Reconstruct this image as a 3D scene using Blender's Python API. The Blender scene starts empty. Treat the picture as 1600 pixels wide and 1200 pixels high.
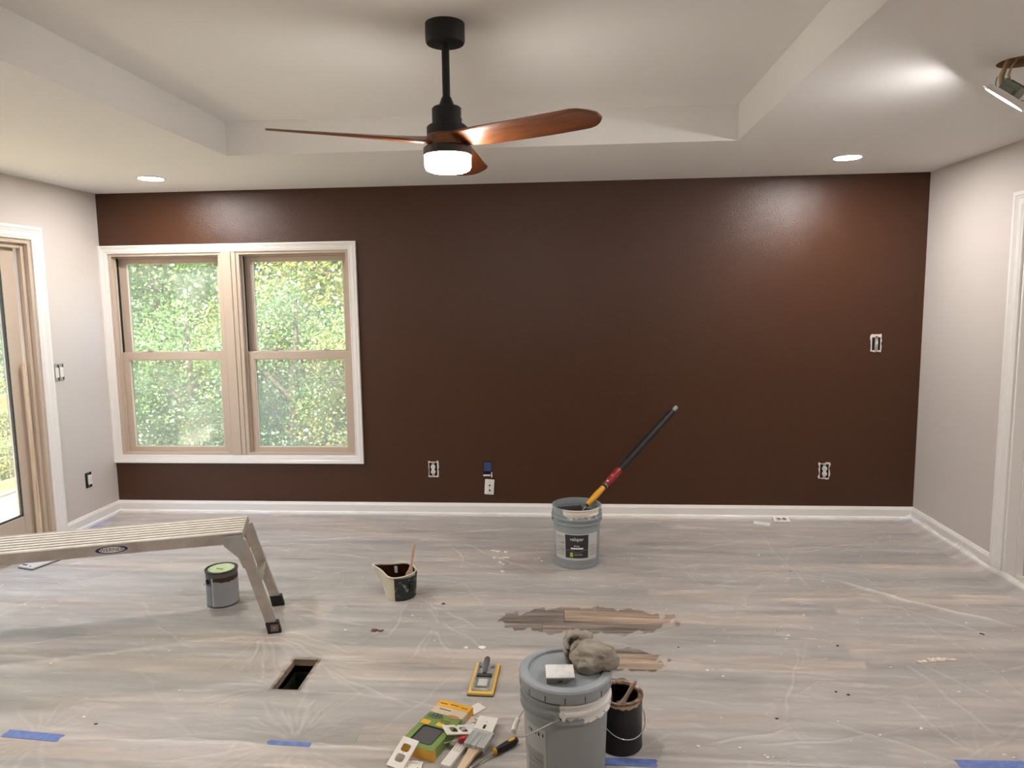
import bpy, bmesh, math, random
import numpy as np
from mathutils import Vector, Matrix
random.seed(7)
rng = np.random.default_rng(11)
PI = math.pi
S = bpy.context.scene
COL = S.collection

# ------------------------------------------------------------------ camera, sky, sun, exposure
D, XL, XR, H, TH = 5.20, -3.517, 2.476, 2.44, 0.185          # room: back wall, left wall, right wall, ceiling, tray rise
cam_d = bpy.data.cameras.new('camera'); cam = bpy.data.objects.new('camera', cam_d); COL.objects.link(cam)
cam_d.sensor_width = 36.0; cam_d.lens = 25.04; cam_d.clip_start = 0.02; cam_d.clip_end = 300
F = Vector((-0.07784, 0.99017, -0.11617)); RX = Vector((0.99696, 0.07680, -0.01339)); UP = Vector((0.00434, 0.11686, 0.99314))
m = Matrix((RX, UP, -F)).transposed().to_4x4(); m.translation = Vector((0, 0, 1.606)); cam.matrix_world = m
S.camera = cam

world = bpy.data.worlds.new('World'); S.world = world; world.use_nodes = True
wn = world.node_tree.nodes; wl = world.node_tree.links
sky = wn.new('ShaderNodeTexSky'); sky.sky_type = 'NISHITA'; sky.sun_disc = False
sky.sun_elevation = math.radians(58); sky.sun_rotation = math.radians(160); sky.air_density = 1.0; sky.dust_density = 1.5
wl.new(sky.outputs[0], wn['Background'].inputs[0]); wn['Background'].inputs[1].default_value = 0.70

sun_d = bpy.data.lights.new('sun', 'SUN'); sun_d.energy = 23.0; sun_d.angle = math.radians(0.6); sun_d.color = (1, 0.95, 0.84)
sun = bpy.data.objects.new('sun', sun_d); COL.objects.link(sun)
sun.rotation_euler = Vector((-0.04, 0.50, -0.86)).to_track_quat('-Z', 'Y').to_euler()

S.view_settings.view_transform = 'Standard'; S.view_settings.look = 'None'
S.view_settings.gamma = 1.0; S.view_settings.use_curve_mapping = False
S.view_settings.exposure = 0.50
FAN_W, CAN_W, LOOSE_W = 85.0, 275.0, 105.0                    # lens radiances

# ------------------------------------------------------------------ helpers
def lin(c):
    r = []
    for v in c[:3]:
        v = v/255.0
        r.append(v/12.92 if v <= 0.04045 else ((v+0.055)/1.055)**2.4)
    return (*r, 1.0)

def mat(name, col, rough=0.5, metal=0.0, spec=0.5, var=None, bump=None, coat=0.0):
    """var=(colour2, scale, lo, hi[, stretch]); bump=(scale, strength, distance)"""
    M = bpy.data.materials.new(name); M.use_nodes = True
    n = M.node_tree.nodes; l = M.node_tree.links; b = n['Principled BSDF']
    b.inputs['Base Color'].default_value = lin(col); b.inputs['Roughness'].default_value = rough
    b.inputs['Metallic'].default_value = metal; b.inputs['Specular IOR Level'].default_value = spec
    b.inputs['Coat Weight'].default_value = coat
    if var or bump:
        tc = n.new('ShaderNodeTexCoord')
    if var:
        mp = n.new('ShaderNodeMapping'); l.new(tc.outputs['Object'], mp.inputs[0])
        if len(var) > 4: mp.inputs['Scale'].default_value = var[4]
        t = n.new('ShaderNodeTexNoise'); t.inputs['Scale'].default_value = var[1]; t.inputs['Detail'].default_value = 5
        l.new(mp.outputs[0], t.inputs['Vector'])
        cr = n.new('ShaderNodeValToRGB'); cr.color_ramp.elements[0].position = var[2]; cr.color_ramp.elements[1].position = var[3]
        cr.color_ramp.elements[0].color = lin(col); cr.color_ramp.elements[1].color = lin(var[0])
        l.new(t.outputs['Fac'], cr.inputs[0]); l.new(cr.outputs[0], b.inputs['Base Color'])
    if bump:
        t2 = n.new('ShaderNodeTexNoise'); t2.inputs['Scale'].default_value = bump[0]; t2.inputs['Detail'].default_value = 3
        l.new(tc.outputs['Object'], t2.inputs['Vector'])
        bp = n.new('ShaderNodeBump'); bp.inputs['Strength'].default_value = bump[1]; bp.inputs['Distance'].default_value = bump[2]
        l.new(t2.outputs['Fac'], bp.inputs['Height']); l.new(bp.outputs[0], b.inputs['Normal'])
    return M

def emit(name, col, strength):
    M = bpy.data.materials.new(name); M.use_nodes = True; n = M.node_tree.nodes; l = M.node_tree.links
    n.remove(n['Principled BSDF']); e = n.new('ShaderNodeEmission'); e.inputs[0].default_value = lin(col); e.inputs[1].default_value = strength
    l.new(e.outputs[0], n['Material Output'].inputs[0]); return M

class MB:
    def __init__(s): s.v = []; s.f = []; s.mi = []
    def add(s, vs, fs, mi=0, T=None):
        o = len(s.v)
        for q in vs:
            q = Vector(q); s.v.append(tuple(T @ q) if T is not None else tuple(q))
        for f in fs: s.f.append(tuple(i+o for i in f)); s.mi.append(mi)
        return s
    def box(s, x0, x1, y0, y1, z0, z1, mi=0, T=None):
        vs = [(x0,y0,z0),(x1,y0,z0),(x1,y1,z0),(x0,y1,z0),(x0,y0,z1),(x1,y0,z1),(x1,y1,z1),(x0,y1,z1)]
        return s.add(vs, [(0,3,2,1),(4,5,6,7),(0,1,5,4),(1,2,6,5),(2,3,7,6),(3,0,4,7)], mi, T)
    def lathe(s, prof, n=32, mi=0, T=None, a0=0, a1=2*PI, cap=True):
        vs = []; fs = []; full = abs(a1-a0-2*PI) < 1e-6; k = n if full else n+1; P = len(prof)
        for i in range(k):
            a = a0+(a1-a0)*i/n; c, sn = math.cos(a), math.sin(a)
            for r, z in prof: vs.append((r*c, r*sn, z))
        for i in range(n):
            j = (i+1) % k
            for q in range(P-1):
                fs.append((i*P+q, j*P+q, j*P+q+1, i*P+q+1))
        if cap and full:
            if prof[0][0] > 1e-5: fs.append(tuple(i*P for i in reversed(range(k))))
            if prof[-1][0] > 1e-5: fs.append(tuple(i*P+P-1 for i in range(k)))
        return s.add(vs, fs, mi, T)
    def tube(s, pts, r, n=10, mi=0, T=None, cap=True):
        pts = [Vector(q) for q in pts]; R = r if hasattr(r, '__len__') else [r]*len(pts)
        vs = []; fs = []; prev = None
        for i, q in enumerate(pts):
            t = (pts[min(i+1, len(pts)-1)]-pts[max(i-1, 0)]).normalized()
            if prev is None:
                u = t.orthogonal().normalized()
            else:
                u = (prev - t*prev.dot(t)); u = u.normalized() if u.length > 1e-6 else t.orthogonal().normalized()
            prev = u; w = t.cross(u)
            for k in range(n):
                a = 2*PI*k/n; vs.append(q+R[i]*(math.cos(a)*u+math.sin(a)*w))
        for i in range(len(pts)-1):
            for k in range(n):
                j = (k+1) % n; fs.append((i*n+k, i*n+j, (i+1)*n+j, (i+1)*n+k))
        if cap:
            fs.append(tuple(reversed(range(n)))); fs.append(tuple((len(pts)-1)*n+k for k in range(n)))
        return s.add(vs, fs, mi, T)
    def loft(s, rings, mi=0, T=None, cap=True, closed=True):
        n = len(rings[0]); vs = [q for r in rings for q in r]; fs = []
        for i in range(len(rings)-1):
            for k in range(n if closed else n-1):
                j = (k+1) % n; fs.append((i*n+k, i*n+j, (i+1)*n+j, (i+1)*n+k))
        if cap: fs.append(tuple(reversed(range(n)))); fs.append(tuple((len(rings)-1)*n+k for k in range(n)))
        return s.add(vs, fs, mi, T)
    def mesh(s, me, mi=0, T=None):
        return s.add([v.co for v in me.vertices], [tuple(q.vertices) for q in me.polygons], mi, T)
    def build(s, name, mats, parent=None, smooth=None, bevel=0, fix=True):
        me = bpy.data.meshes.new(name); me.from_pydata(s.v, [], s.f); me.update()
        for q in (mats if isinstance(mats, (list, tuple)) else [mats]): me.materials.append(q)
        me.polygons.foreach_set('material_index', s.mi)
        if fix or bevel:
            bm = bmesh.new(); bm.from_mesh(me)
            bmesh.ops.remove_doubles(bm, verts=bm.verts, dist=1e-5)
            if bevel:
                bmesh.ops.bevel(bm, geom=[e for e in bm.edges if len(e.link_faces) == 2 and e.calc_face_angle(0) > 0.6], offset=bevel, segments=2, affect='EDGES', profile=0.5, clamp_overlap=True)
            if fix: bmesh.ops.recalc_face_normals(bm, faces=bm.faces)
            bm.to_mesh(me); bm.free()
        if smooth is not None:
            me.polygons.foreach_set('use_smooth', [True]*len(me.polygons)); me.set_sharp_from_angle(angle=math.radians(smooth))
        o = bpy.data.objects.new(name, me); COL.objects.link(o)
        if parent: o.parent = parent
        return o

def tag(o, label=None, cat=None, group=None, kind=None):
    if label: o['label'] = label
    if cat: o['category'] = cat
    if group: o['group'] = group
    if kind: o['kind'] = kind
    return o
def thing(name, label=None, cat=None, loc=(0,0,0), rz=0, group=None, kind=None):
    o = bpy.data.objects.new(name, None); COL.objects.link(o); o.location = loc; o.rotation_euler = (0,0,rz)
    o.empty_display_size = 0.05
    return tag(o, label, cat, group, kind)
def copy_thing(root, label=None):
    r = root.copy(); COL.objects.link(r)
    if label: r['label'] = label
    for ch in list(root.children):
        c = ch.copy(); COL.objects.link(c); c.parent = r
        for g in list(ch.children):
            d = g.copy(); COL.objects.link(d); d.parent = c
    return r

def _to_mesh(cu):
    ob = bpy.data.objects.new('tmp', cu); COL.objects.link(ob)
    dg = bpy.context.evaluated_depsgraph_get(); dg.update()
    me = bpy.data.meshes.new_from_object(ob.evaluated_get(dg)); bpy.data.objects.remove(ob); bpy.data.curves.remove(cu)
    return me
def shape(outer, holes=(), t=0.002, bevel=0):
    """2D outline with holes extruded to thickness t along z (0..t)"""
    cu = bpy.data.curves.new('s', 'CURVE'); cu.dimensions = '2D'; cu.fill_mode = 'BOTH'; cu.extrude = t/2-bevel; cu.bevel_depth = bevel; cu.bevel_resolution = 1
    if bevel: cu.offset = -bevel
    for P in [outer, *holes]:
        sp = cu.splines.new('POLY'); sp.points.add(len(P)-1); sp.use_cyclic_u = True
        for q, pt in zip(P, sp.points): pt.co = (q[0], q[1], 0, 1)
    me = _to_mesh(cu)
    for v in me.vertices: v.co.z += t/2
    return me
def text(s, size, t=0.0006, squash=1.0):
    cu = bpy.data.curves.new('t', 'FONT'); cu.body = s; cu.size = size; cu.extrude = t/2; cu.align_x = 'CENTER'; cu.align_y = 'CENTER'; cu.resolution_u = 3
    me = _to_mesh(cu)
    for v in me.vertices: v.co.z += t/2; v.co.x *= squash
    return me
def rrect(w, h, r, n=5, cx=0, cy=0):
    P = []
    for sx, sy, a in ((1,1,0),(-1,1,PI/2),(-1,-1,PI),(1,-1,1.5*PI)):
        for i in range(n+1):
            b = a+PI/2*i/n; P.append((cx+sx*(w/2-r)+r*math.cos(b), cy+sy*(h/2-r)+r*math.sin(b)))
    return P
def oval(rx, ry, n=24, cx=0, cy=0): return [(cx+rx*math.cos(2*PI*i/n), cy+ry*math.sin(2*PI*i/n)) for i in range(n)]
def rect(x0, x1, y0, y1): return [(x0,y0),(x1,y0),(x1,y1),(x0,y1)]
def RZ(a, loc=(0,0,0)): return Matrix.Translation(loc) @ Matrix.Rotation(a, 4, 'Z')
STAND = Matrix(((1,0,0,0),(0,0,-1,0),(0,1,0,0),(0,0,0,1)))      # xy shape -> xz plane, thickness towards -y

# ------------------------------------------------------------------ materials
ceil_m = mat('ceiling_paint', (238,236,232), 0.75, bump=(260,0.08,0.002))
beige_m = mat('wall_paint_beige', (206,197,190), 0.6, bump=(220,0.12,0.002))
white_m = mat('trim_white', (235,231,226), 0.32)
tan_m = mat('vinyl_tan', (194,176,158), 0.42)
black_m = mat('black_plastic', (22,22,22), 0.45)
fanblk_m = mat('fan_matte_black', (17,17,17), 0.55)
dark_m = mat('recess_shade_black', (14,12,11), 0.9)  # near-black for dark parts; on device boxes it paints in recess shade
alu_m = mat('aluminium_dull', (200,192,183), 0.45, 0.55, var=((172,162,152), 9, 0.35, 0.7), bump=(90,0.05,0.002))
steel_m = mat('steel', (190,190,188), 0.3, 1.0)
galv_m = mat('galvanised', (168,170,164), 0.45, 0.5)

def brown_wall():
    M = mat('wall_paint_brown', (69,38,18), 0.30, spec=0.5)
    n = M.node_tree.nodes; l = M.node_tree.links; b = n['Principled BSDF']
    tc = n.new('ShaderNodeTexCoord')
    t = n.new('ShaderNodeTexNoise'); t.inputs['Scale'].default_value = 125; t.inputs['Detail'].default_value = 3; l.new(tc.outputs['Object'], t.inputs['Vector'])
    bp = n.new('ShaderNodeBump'); bp.inputs['Strength'].default_value = 0.7; bp.inputs['Distance'].default_value = 0.004
    l.new(t.outputs['Fac'], bp.inputs['Height']); l.new(bp.outputs[0], b.inputs['Normal'])
    return M
brown_m = brown_wall()

def plank_mat():
    M = bpy.data.materials.new('plank_wood'); M.use_nodes = True; n = M.node_tree.nodes; l = M.node_tree.links; b = n['Principled BSDF']
    b.inputs['Roughness'].default_value = 0.45
    tc = n.new('ShaderNodeTexCoord'); oi = n.new('ShaderNodeObjectInfo')
    off = n.new('ShaderNodeVectorMath'); off.operation = 'MULTIPLY_ADD'
    cx = n.new('ShaderNodeCombineXYZ'); l.new(oi.outputs['Random'], cx.inputs[0]); l.new(oi.outputs['Random'], cx.inputs[1])
    l.new(cx.outputs[0], off.inputs[0]); off.inputs[1].default_value = (57, 91, 0); l.new(tc.outputs['Object'], off.inputs[2])
    mp = n.new('ShaderNodeMapping'); mp.inputs['Scale'].default_value = (1.1, 14, 1); l.new(off.outputs[0], mp.inputs[0])
    t = n.new('ShaderNodeTexNoise'); t.inputs['Scale'].default_value = 1.6; t.inputs['Detail'].default_value = 8; t.inputs['Roughness'].default_value = 0.62; t.inputs['Distortion'].default_value = 0.5
    l.new(mp.outputs[0], t.inputs['Vector'])
    cr = n.new('ShaderNodeValToRGB'); e = cr.color_ramp.elements
    e[0].position = 0.32; e[0].color = lin((96,84,75)); e[1].position = 0.68; e[1].color = lin((214,198,184))
    k = e.new(0.45); k.color = lin((148,134,122)); k = e.new(0.58); k.color = lin((178,162,149))
    l.new(t.outputs['Fac'], cr.inputs[0])
    cr2 = n.new('ShaderNodeValToRGB'); q = cr2.color_ramp.elements; q[0].color = (0.56,0.59,0.62,1); q[1].color = (1.12,1.03,0.94,1)
    k = q.new(0.35); k.color = (0.74,0.76,0.78,1); k = q.new(0.65); k.color = (0.92,0.87,0.82,1)
    l.new(oi.outputs['Random'], cr2.inputs[0])
    mx = n.new('ShaderNodeMix'); mx.data_type = 'RGBA'; mx.blend_type = 'MULTIPLY'; mx.inputs[0].default_value = 1.0
    l.new(cr.outputs[0], mx.inputs[6]); l.new(cr2.outputs[0], mx.inputs[7]); l.new(mx.outputs[2], b.inputs['Base Color'])
    return M
plank_m = plank_mat()

def glass_mat(name, haze, haze_col=(225,228,222)):
    M = bpy.data.materials.new(name); M.use_nodes = True; n = M.node_tree.nodes; l = M.node_tree.links
    n.remove(n['Principled BSDF'])
    tr = n.new('ShaderNodeBsdfTransparent'); gl = n.new('ShaderNodeBsdfGlossy'); gl.inputs['Roughness'].default_value = 0.03
    df = n.new('ShaderNodeBsdfDiffuse'); df.inputs[0].default_value = lin(haze_col); tl = n.new('ShaderNodeBsdfTranslucent'); tl.inputs[0].default_value = lin(haze_col)
    h2 = n.new('ShaderNodeMixShader'); h2.inputs[0].default_value = 0.6; l.new(df.outputs[0], h2.inputs[1]); l.new(tl.outputs[0], h2.inputs[2])
    a = n.new('ShaderNodeMixShader'); l.new(tr.outputs[0], a.inputs[1]); l.new(h2.outputs[0], a.inputs[2])
    tc = n.new('ShaderNodeTexCoord'); t = n.new('ShaderNodeTexNoise'); t.inputs['Scale'].default_value = 3.0; t.inputs['Detail'].default_value = 5; l.new(tc.outputs['Object'], t.inputs['Vector'])
    mr = n.new('ShaderNodeMapRange'); mr.inputs['From Min'].default_value = 0.3; mr.inputs['From Max'].default_value = 0.7
    mr.inputs['To Min'].default_value = haze*0.5; mr.inputs['To Max'].default_value = haze*1.5
    l.new(t.outputs['Fac'], mr.inputs['Value']); l.new(mr.outputs[0], a.inputs[0])
    g = n.new('ShaderNodeMixShader'); g.inputs[0].default_value = 0.05; l.new(a.outputs[0], g.inputs[1]); l.new(gl.outputs[0], g.inputs[2])
    l.new(g.outputs[0], n['Material Output'].inputs[0]); return M
glass_m = glass_mat('window_glass', 0.16)
screen_m = glass_mat('insect_screen', 0.26, (190,192,186))

# ------------------------------------------------------------------ structure: shell of the room
YF = -2.6                                                        # wall behind the camera
HX0, HX1, HY0, HY1 = -1.243, -1.133, 2.735, 2.985                # floor vent opening
sub_m = mat('subfloor', (158,134,114), 0.8)
fl = MB()
fl.box(XL-.15, HX0, YF-.15, D+.15, -.06, -.012, 1); fl.box(HX1, XR+.15, YF-.15, D+.15, -.06, -.012, 1)
fl.box(HX0, HX1, YF-.15, HY0, -.06, -.012, 1); fl.box(HX0, HX1, HY1, D+.15, -.06, -.012, 1)
fl.box(XL, XR, YF, 0.95, -.012, 0.0, 0)
floor = tag(fl.build('floor', [plank_m, sub_m]), kind='structure')
PW = 0.147; row0 = 3.27-16*PW
def sub_rect(x0, x1, y0, y1):
    if x1 <= HX0 or x0 >= HX1 or y1 <= HY0 or y0 >= HY1: return [(x0,x1,y0,y1)]
    out = []
    if y0 < HY0: out.append((x0,x1,y0,HY0))
    if y1 > HY1: out.append((x0,x1,HY1,y1))
    a, b = max(y0,HY0), min(y1,HY1)
    if x0 < HX0: out.append((x0,HX0,a,b))
    if x1 > HX1: out.append((HX1,x1,a,b))
    return out
r = 0
while row0+r*PW < D:
    y0 = row0+r*PW; y1 = min(y0+PW, D); r += 1
    if y1 < 0.96: continue
    y0 = max(y0, 0.95)
    x = XL-random.uniform(0, 1.1)
    while x < XR:
        L = random.choice((0.92, 1.22, 1.22, 1.22, 0.7)); a, b = max(x, XL), min(x+L, XR); x += L
        if b-a < 0.03: continue
        pm = MB()
        for q in sub_rect(a+.0008, b-.0008, y0+.0008, y1-.0008): pm.box(*q, -.012, 0.0)
        o = pm.build('plank', plank_m, floor, fix=False)
duct = MB(); g = 0.004
duct.box(HX0-g, HX0, HY0-g, HY1+g, -.45, -.03); duct.box(HX1, HX1+g, HY0-g, HY1+g, -.45, -.03)
duct.box(HX0, HX1, HY0-g, HY0, -.45, -.03); duct.box(HX0, HX1, HY1, HY1+g, -.45, -.03); duct.box(HX0-g, HX1+g, HY0-g, HY1+g, -.46, -.45)
duct.build('vent_duct', mat('duct_metal', (70,76,68), 0.5, 0.6), floor)

WX0, WX1, WZ0, WZ1 = -3.457, -1.602, 0.455, 1.995                # window opening
def wall_with_hole(name, u0, u1, z0, z1, hole, put, material):
    """boxes in (u,z), put(u0,u1,z0,z1) -> box tuple"""
    a0, a1, b0, b1 = hole; w = MB()
    for q in ((u0,a0,z0,z1),(a1,u1,z0,z1),(a0,a1,z0,b0),(a0,a1,b1,z1)):
        if q[1]-q[0] > 1e-4 and q[3]-q[2] > 1e-4: w.box(*put(*q))
    return tag(w.build(name, material), kind='structure')
wall_with_hole('wall_back', XL-.15, XR+.15, -.05, H+.5, (WX0,WX1,WZ0,WZ1), lambda a,b,c,d:(a,b,D,D+.15,c,d), brown_m)
DY0, DY1, DZ1 = 2.66, 4.50, 2.045                                # glass door opening, left wall
wall_with_hole('wall_left', YF-.15, D, -.05, H+.5, (DY0,DY1,0.0,DZ1), lambda a,b,c,d:(XL-.15,XL,a,b,c,d), beige_m)
EY0, EY1, EZ1 = 3.30, 4.135, 2.075                               # door opening, right wall
wall_with_hole('wall_right', YF-.15, D, -.05, H+.5, (EY0,EY1,0.0,EZ1), lambda a,b,c,d:(XR,XR+.15,a,b,c,d), beige_m)
tag(MB().box(XL-.15, XR+.15, YF-.15, YF, -.05, H+.5).build('wall_front', beige_m), kind='structure')
tag(MB().box(XL-.2, XR+.2, YF-.2, D+.55, H+.5, H+.6).build('sky_block_slab', mat('block_slab_dark', (70,64,60), 0.9)), kind='structure')  # unseen slab added over the room to keep sky light out

TX0, TX1, TY0, TY1 = -1.915, 0.913, 1.47, 4.01                   # tray recess
CHX, CHY, CHR = 1.642, 2.83, 0.077                               # hole the loose downlight came out of
ce = MB(); t = .016
ce.box(XL, TX0, YF, D, H, H+t); ce.box(TX0, TX1, TY1, D, H, H+t); ce.box(TX0, TX1, YF, TY0, H, H+t)
ce.mesh(shape(rect(TX1, XR, YF, D), [oval(CHR, CHR, 40, CHX, CHY)], t), 0, Matrix.Translation((0,0,H)))
ce.box(TX0-t, TX1+t, TY0-t, TY1+t, H+TH, H+TH+t)
ce.box(TX0-t, TX0, TY0, TY1, H+t, H+TH); ce.box(TX1, TX1+t, TY0, TY1, H+t, H+TH)
ce.box(TX0-t, TX1+t, TY0-t, TY0, H+t, H+TH); ce.box(TX0-t, TX1+t, TY1, TY1+t, H+t, H+TH)
ceiling = tag(ce.build('ceiling', ceil_m, fix=False), kind='structure')
hole_edge = MB().lathe([(CHR-.001,H+.0005),(CHR-.001,H+.05),(CHR+.003,H+.05),(CHR+.003,H+.001)], 40, 0, Matrix.Translation((CHX,CHY,0)), cap=False)
hole_edge.box(CHX-.09, CHX+.13, CHY+.03, CHY+.068, H+.03, H+.12)
hole_edge.build('hole_edge', mat('raw_gypsum_edge', (150,118,92), 0.9), ceiling)

# baseboards: board with eased top and shoe moulding
def base_prof(): return [(0,0),(0.030,0),(0.030,0.004),(0.027,0.016),(0.019,0.022),(0.014,0.024),(0.014,0.072),(0.010,0.080),(0.006,0.090),(0.0,0.093)]
def run_prof(prof, p0, p1, nrm):
    p0, p1, nrm = Vector(p0), Vector(p1), Vector(nrm); up = Vector((0,0,1))
    return [[p+nrm*a+up*b for a, b in prof] for p in (p0, p1)]
def baseboard(name, p0, p1, n): return tag(MB().loft(run_prof(base_prof(), p0, p1, n)).build(name, white_m), kind='structure')
baseboard('baseboard_back', (XL,D,0), (XR,D,0), (0,-1,0))
baseboard('baseboard_left', (XL,DY1+.088,0), (XL,D,0), (1,0,0)); baseboard('baseboard_left', (XL,YF,0), (XL,DY0-.088,0), (1,0,0))
baseboard('baseboard_right', (XR,EY1+.088,0), (XR,D,0), (-1,0,0)); baseboard('baseboard_right', (XR,YF,0), (XR,EY0-.088,0), (-1,0,0))

def casing(name, corners, normal, width, closed, names):
    """mitred casing round an opening; each run a part"""
    nrm = Vector(normal); C = [Vector(c) for c in corners]; cen = sum(C, Vector())/len(C); k = len(C)
    prof = [(0,0),(0,.010),(.10,.013),(.16,.010),(.22,.014),(.55,.016),(.62,.020),(.70,.017),(.78,.023),(1.0,.023),(1.0,0)]
    root = thing(name, kind='structure'); segs = [(i,(i+1) % k) for i in range(k if closed else k-1)]; out = []
    for i, j in segs:
        d = (C[j]-C[i]).normalized(); o = d.cross(nrm).normalized(); o = o if o.dot((C[i]+C[j])/2-cen) > 0 else -o
        out.append((d, o))
    for s, (i, j) in enumerate(segs):
        d, o = out[s]; prev = out[s-1] if (closed or s > 0) else None; nxt = out[(s+1) % len(segs)] if (closed or s < len(segs)-1) else None
        m0 = o+(prev[1] if prev else Vector()); m1 = o+(nxt[1] if nxt else Vector())
        rings = [[C[i]+m0*a*width+nrm*b for a, b in prof], [C[j]+m1*a*width+nrm*b for a, b in prof]]
        MB().loft(rings).build(names[s], white_m, root)
    return root
casing('trim_1', [(WX0,D,WZ0),(WX1,D,WZ0),(WX1,D,WZ1),(WX0,D,WZ1)], (0,-1,0), .060, True, ['sill_casing','side_casing','head_casing','side_casing'])
casing('trim_2', [(XL,DY0,0),(XL,DY0,DZ1),(XL,DY1,DZ1),(XL,DY1,0)], (1,0,0), .085, False, ['side_casing','head_casing','side_casing'])
casing('trim_3', [(XR,EY0,0),(XR,EY0,EZ1),(XR,EY1,EZ1),(XR,EY1,0)], (-1,0,0), .085, False, ['side_casing','head_casing','side_casing'])

# ------------------------------------------------------------------ double-hung windows
MX0, MX1 = -2.575, -2.458
def dh_window(name, x0, x1):
    w = thing(name, kind='structure'); fr = MB(); y0, y1 = D+.001, D+.149
    fr.box(x0, x0+.022, y0, y1, WZ0, WZ1); fr.box(x1-.022, x1, y0, y1, WZ0, WZ1)
    fr.box(x0+.022, x1-.022, y0, y1, WZ1-.02, WZ1); fr.box(x0+.022, x1-.022, y0, y1, WZ0, WZ0+.018)
    for a, b in ((x0+.022, x0+.034), (x1-.034, x1-.022)):       # stops that leave the dark balance tracks
        fr.box(a, b, D+.03, D+.046, WZ0+.018, WZ1-.02); fr.box(a, b, D+.088, D+.094, 1.24, WZ1-.02)
    fr.box(x0+.034, x1-.034, D+.06, D+.10, WZ1-.034, WZ1-.02)
    fr.build('frame', tan_m, w)
    tr = MB()
    for a, b in ((x0+.022, x0+.025), (x1-.025, x1-.022)): tr.box(a, b, D+.048, D+.086, 1.25, WZ1-.03)
    tr.build('balance_track', dark_m, w)
    a, b = x0+.030, x1-.030
    for nm, z0, z1, yy, rb, rt in (('lower_sash', WZ0+.018, 1.247, D+.048, .036, .058), ('upper_sash', 1.192, WZ1-.034, D+.096, .055, .036)):
        sm = MB(); st = .047; d = .036
        sm.box(a, a+st, yy, yy+d, z0, z1); sm.box(b-st, b, yy, yy+d, z0, z1)
        sm.box(a+st, b-st, yy, yy+d, z0, z0+rb); sm.box(a+st, b-st, yy, yy+d, z1-rt, z1)
        sh = sm.build(nm, tan_m, w, bevel=.003)
        bd = MB(); e = .006
        ga, gb, gc, gd = a+st-.001, b-st+.001, z0+rb-.001, z1-rt+.001
        bd.box(ga, ga+e, yy+.004, yy+.016, gc, gd); bd.box(gb-e, gb, yy+.004, yy+.016, gc, gd); bd.box(ga, gb, yy+.004, yy+.016, gc, gc+e); bd.box(ga, gb, yy+.004, yy+.016, gd-e, gd)
        bd.build('glazing_bead', mat('bead_pale', (225,212,196), 0.4) if 'bead_pale' not in bpy.data.materials else bpy.data.materials['bead_pale'], sh)
        MB().box(ga, gb, yy+.018, yy+.021, gc, gd).build('pane', glass_m, sh)
        if nm == 'lower_sash':
            for fx in (.26, .76):
                lx = a+(b-a)*fx
                MB().box(lx-.022, lx+.022, yy+.004, yy+.030, z1, z1+.010).box(lx-.008, lx+.028, yy-.004, yy+.014, z1+.010, z1+.018).build('sash_lock', tan_m, sh, bevel=.002)
    MB().box(x0+.03, x1-.03, D+.137, D+.139, WZ0+.02, 1.23).build('insect_screen', screen_m, w)
    return w
dh_window('window_1', WX0, MX0); dh_window('window_2', MX1, WX1)
mu = MB().box(MX0, MX1, D+.001, D+.149, WZ0, WZ1)
mu.box(MX0+.006, MX0+.078, D-.010, D+.001, WZ0, WZ1).box(MX0+.080, MX1-.004, D-.005, D+.001, WZ0, WZ1)
tag(mu.build('trim_4', tan_m, bevel=.002), kind='structure')

# ------------------------------------------------------------------ sliding glass door
gd = thing('door_1', kind='structure')
fr = MB(); X0 = XL
fr.box(X0-.149, X0-.001, DY1-.028, DY1, 0, DZ1); fr.box(X0-.149, X0-.001, DY0, DY0+.028, 0, DZ1)
fr.box(X0-.149, X0-.001, DY0+.028, DY1-.028, DZ1-.028, DZ1); fr.box(X0-.149, X0-.001, DY0, DY1, 0, .03)
fr.box(X0-.056, X0-.030, DY1-.058, DY1-.028, .03, DZ1-.028); fr.box(X0-.056, X0-.030, DY0+.028, DY1-.058, DZ1-.058, DZ1-.028)
fr.build('door_frame', tan_m, gd, bevel=.002)
def slider(y0, y1, xf):
    s = MB(); st = .115; z0, z1 = .035, DZ1-.05
    s.box(xf-.042, xf, y0, y0+st, z0, z1); s.box(xf-.042, xf, y1-st, y1, z0, z1)
    s.box(xf-.042, xf, y0+st, y1-st, z0, z0+.20); s.box(xf-.042, xf, y0+st, y1-st, z1-.09, z1)
    q = s.build('sliding_panel', tan_m, gd, bevel=.003)
    MB().box(xf-.026, xf-.020, y0+st, y1-st, z0+.20, z1-.09).build('pane', glass_m, q)
    g = MB(); e = .012
    for a, b, c, d in ((y0+st, y0+st+e, z0+.2, z1-.09), (y1-st-e, y1-st, z0+.2, z1-.09), (y0+st, y1-st, z0+.2, z0+.2+e)): g.box(xf-.018, xf-.004, a, b, c, d)
    g.build('glazing_gasket', mat('gasket', (60,66,60), 0.6), q)
slider(3.50, 4.428, X0-.068); slider(2.69, 3.60, X0-.104)
st = MB(); st.tube([(X0-.045, 4.395, .03), (X0-.040, 4.400, .6), (X0-.042, 4.396, 1.235), (X0-.042,4.396,1.243)], [.0135,.0135,.013,.009], 12)
tag(st.build('wooden_stick', mat('raw_pine', (206,184,158), 0.6, var=((184,158,130), 8, .4, .7, (6,6,.5))), smooth=40), 'round pale wooden security stick standing in the sliding door track', 'stick')

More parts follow.
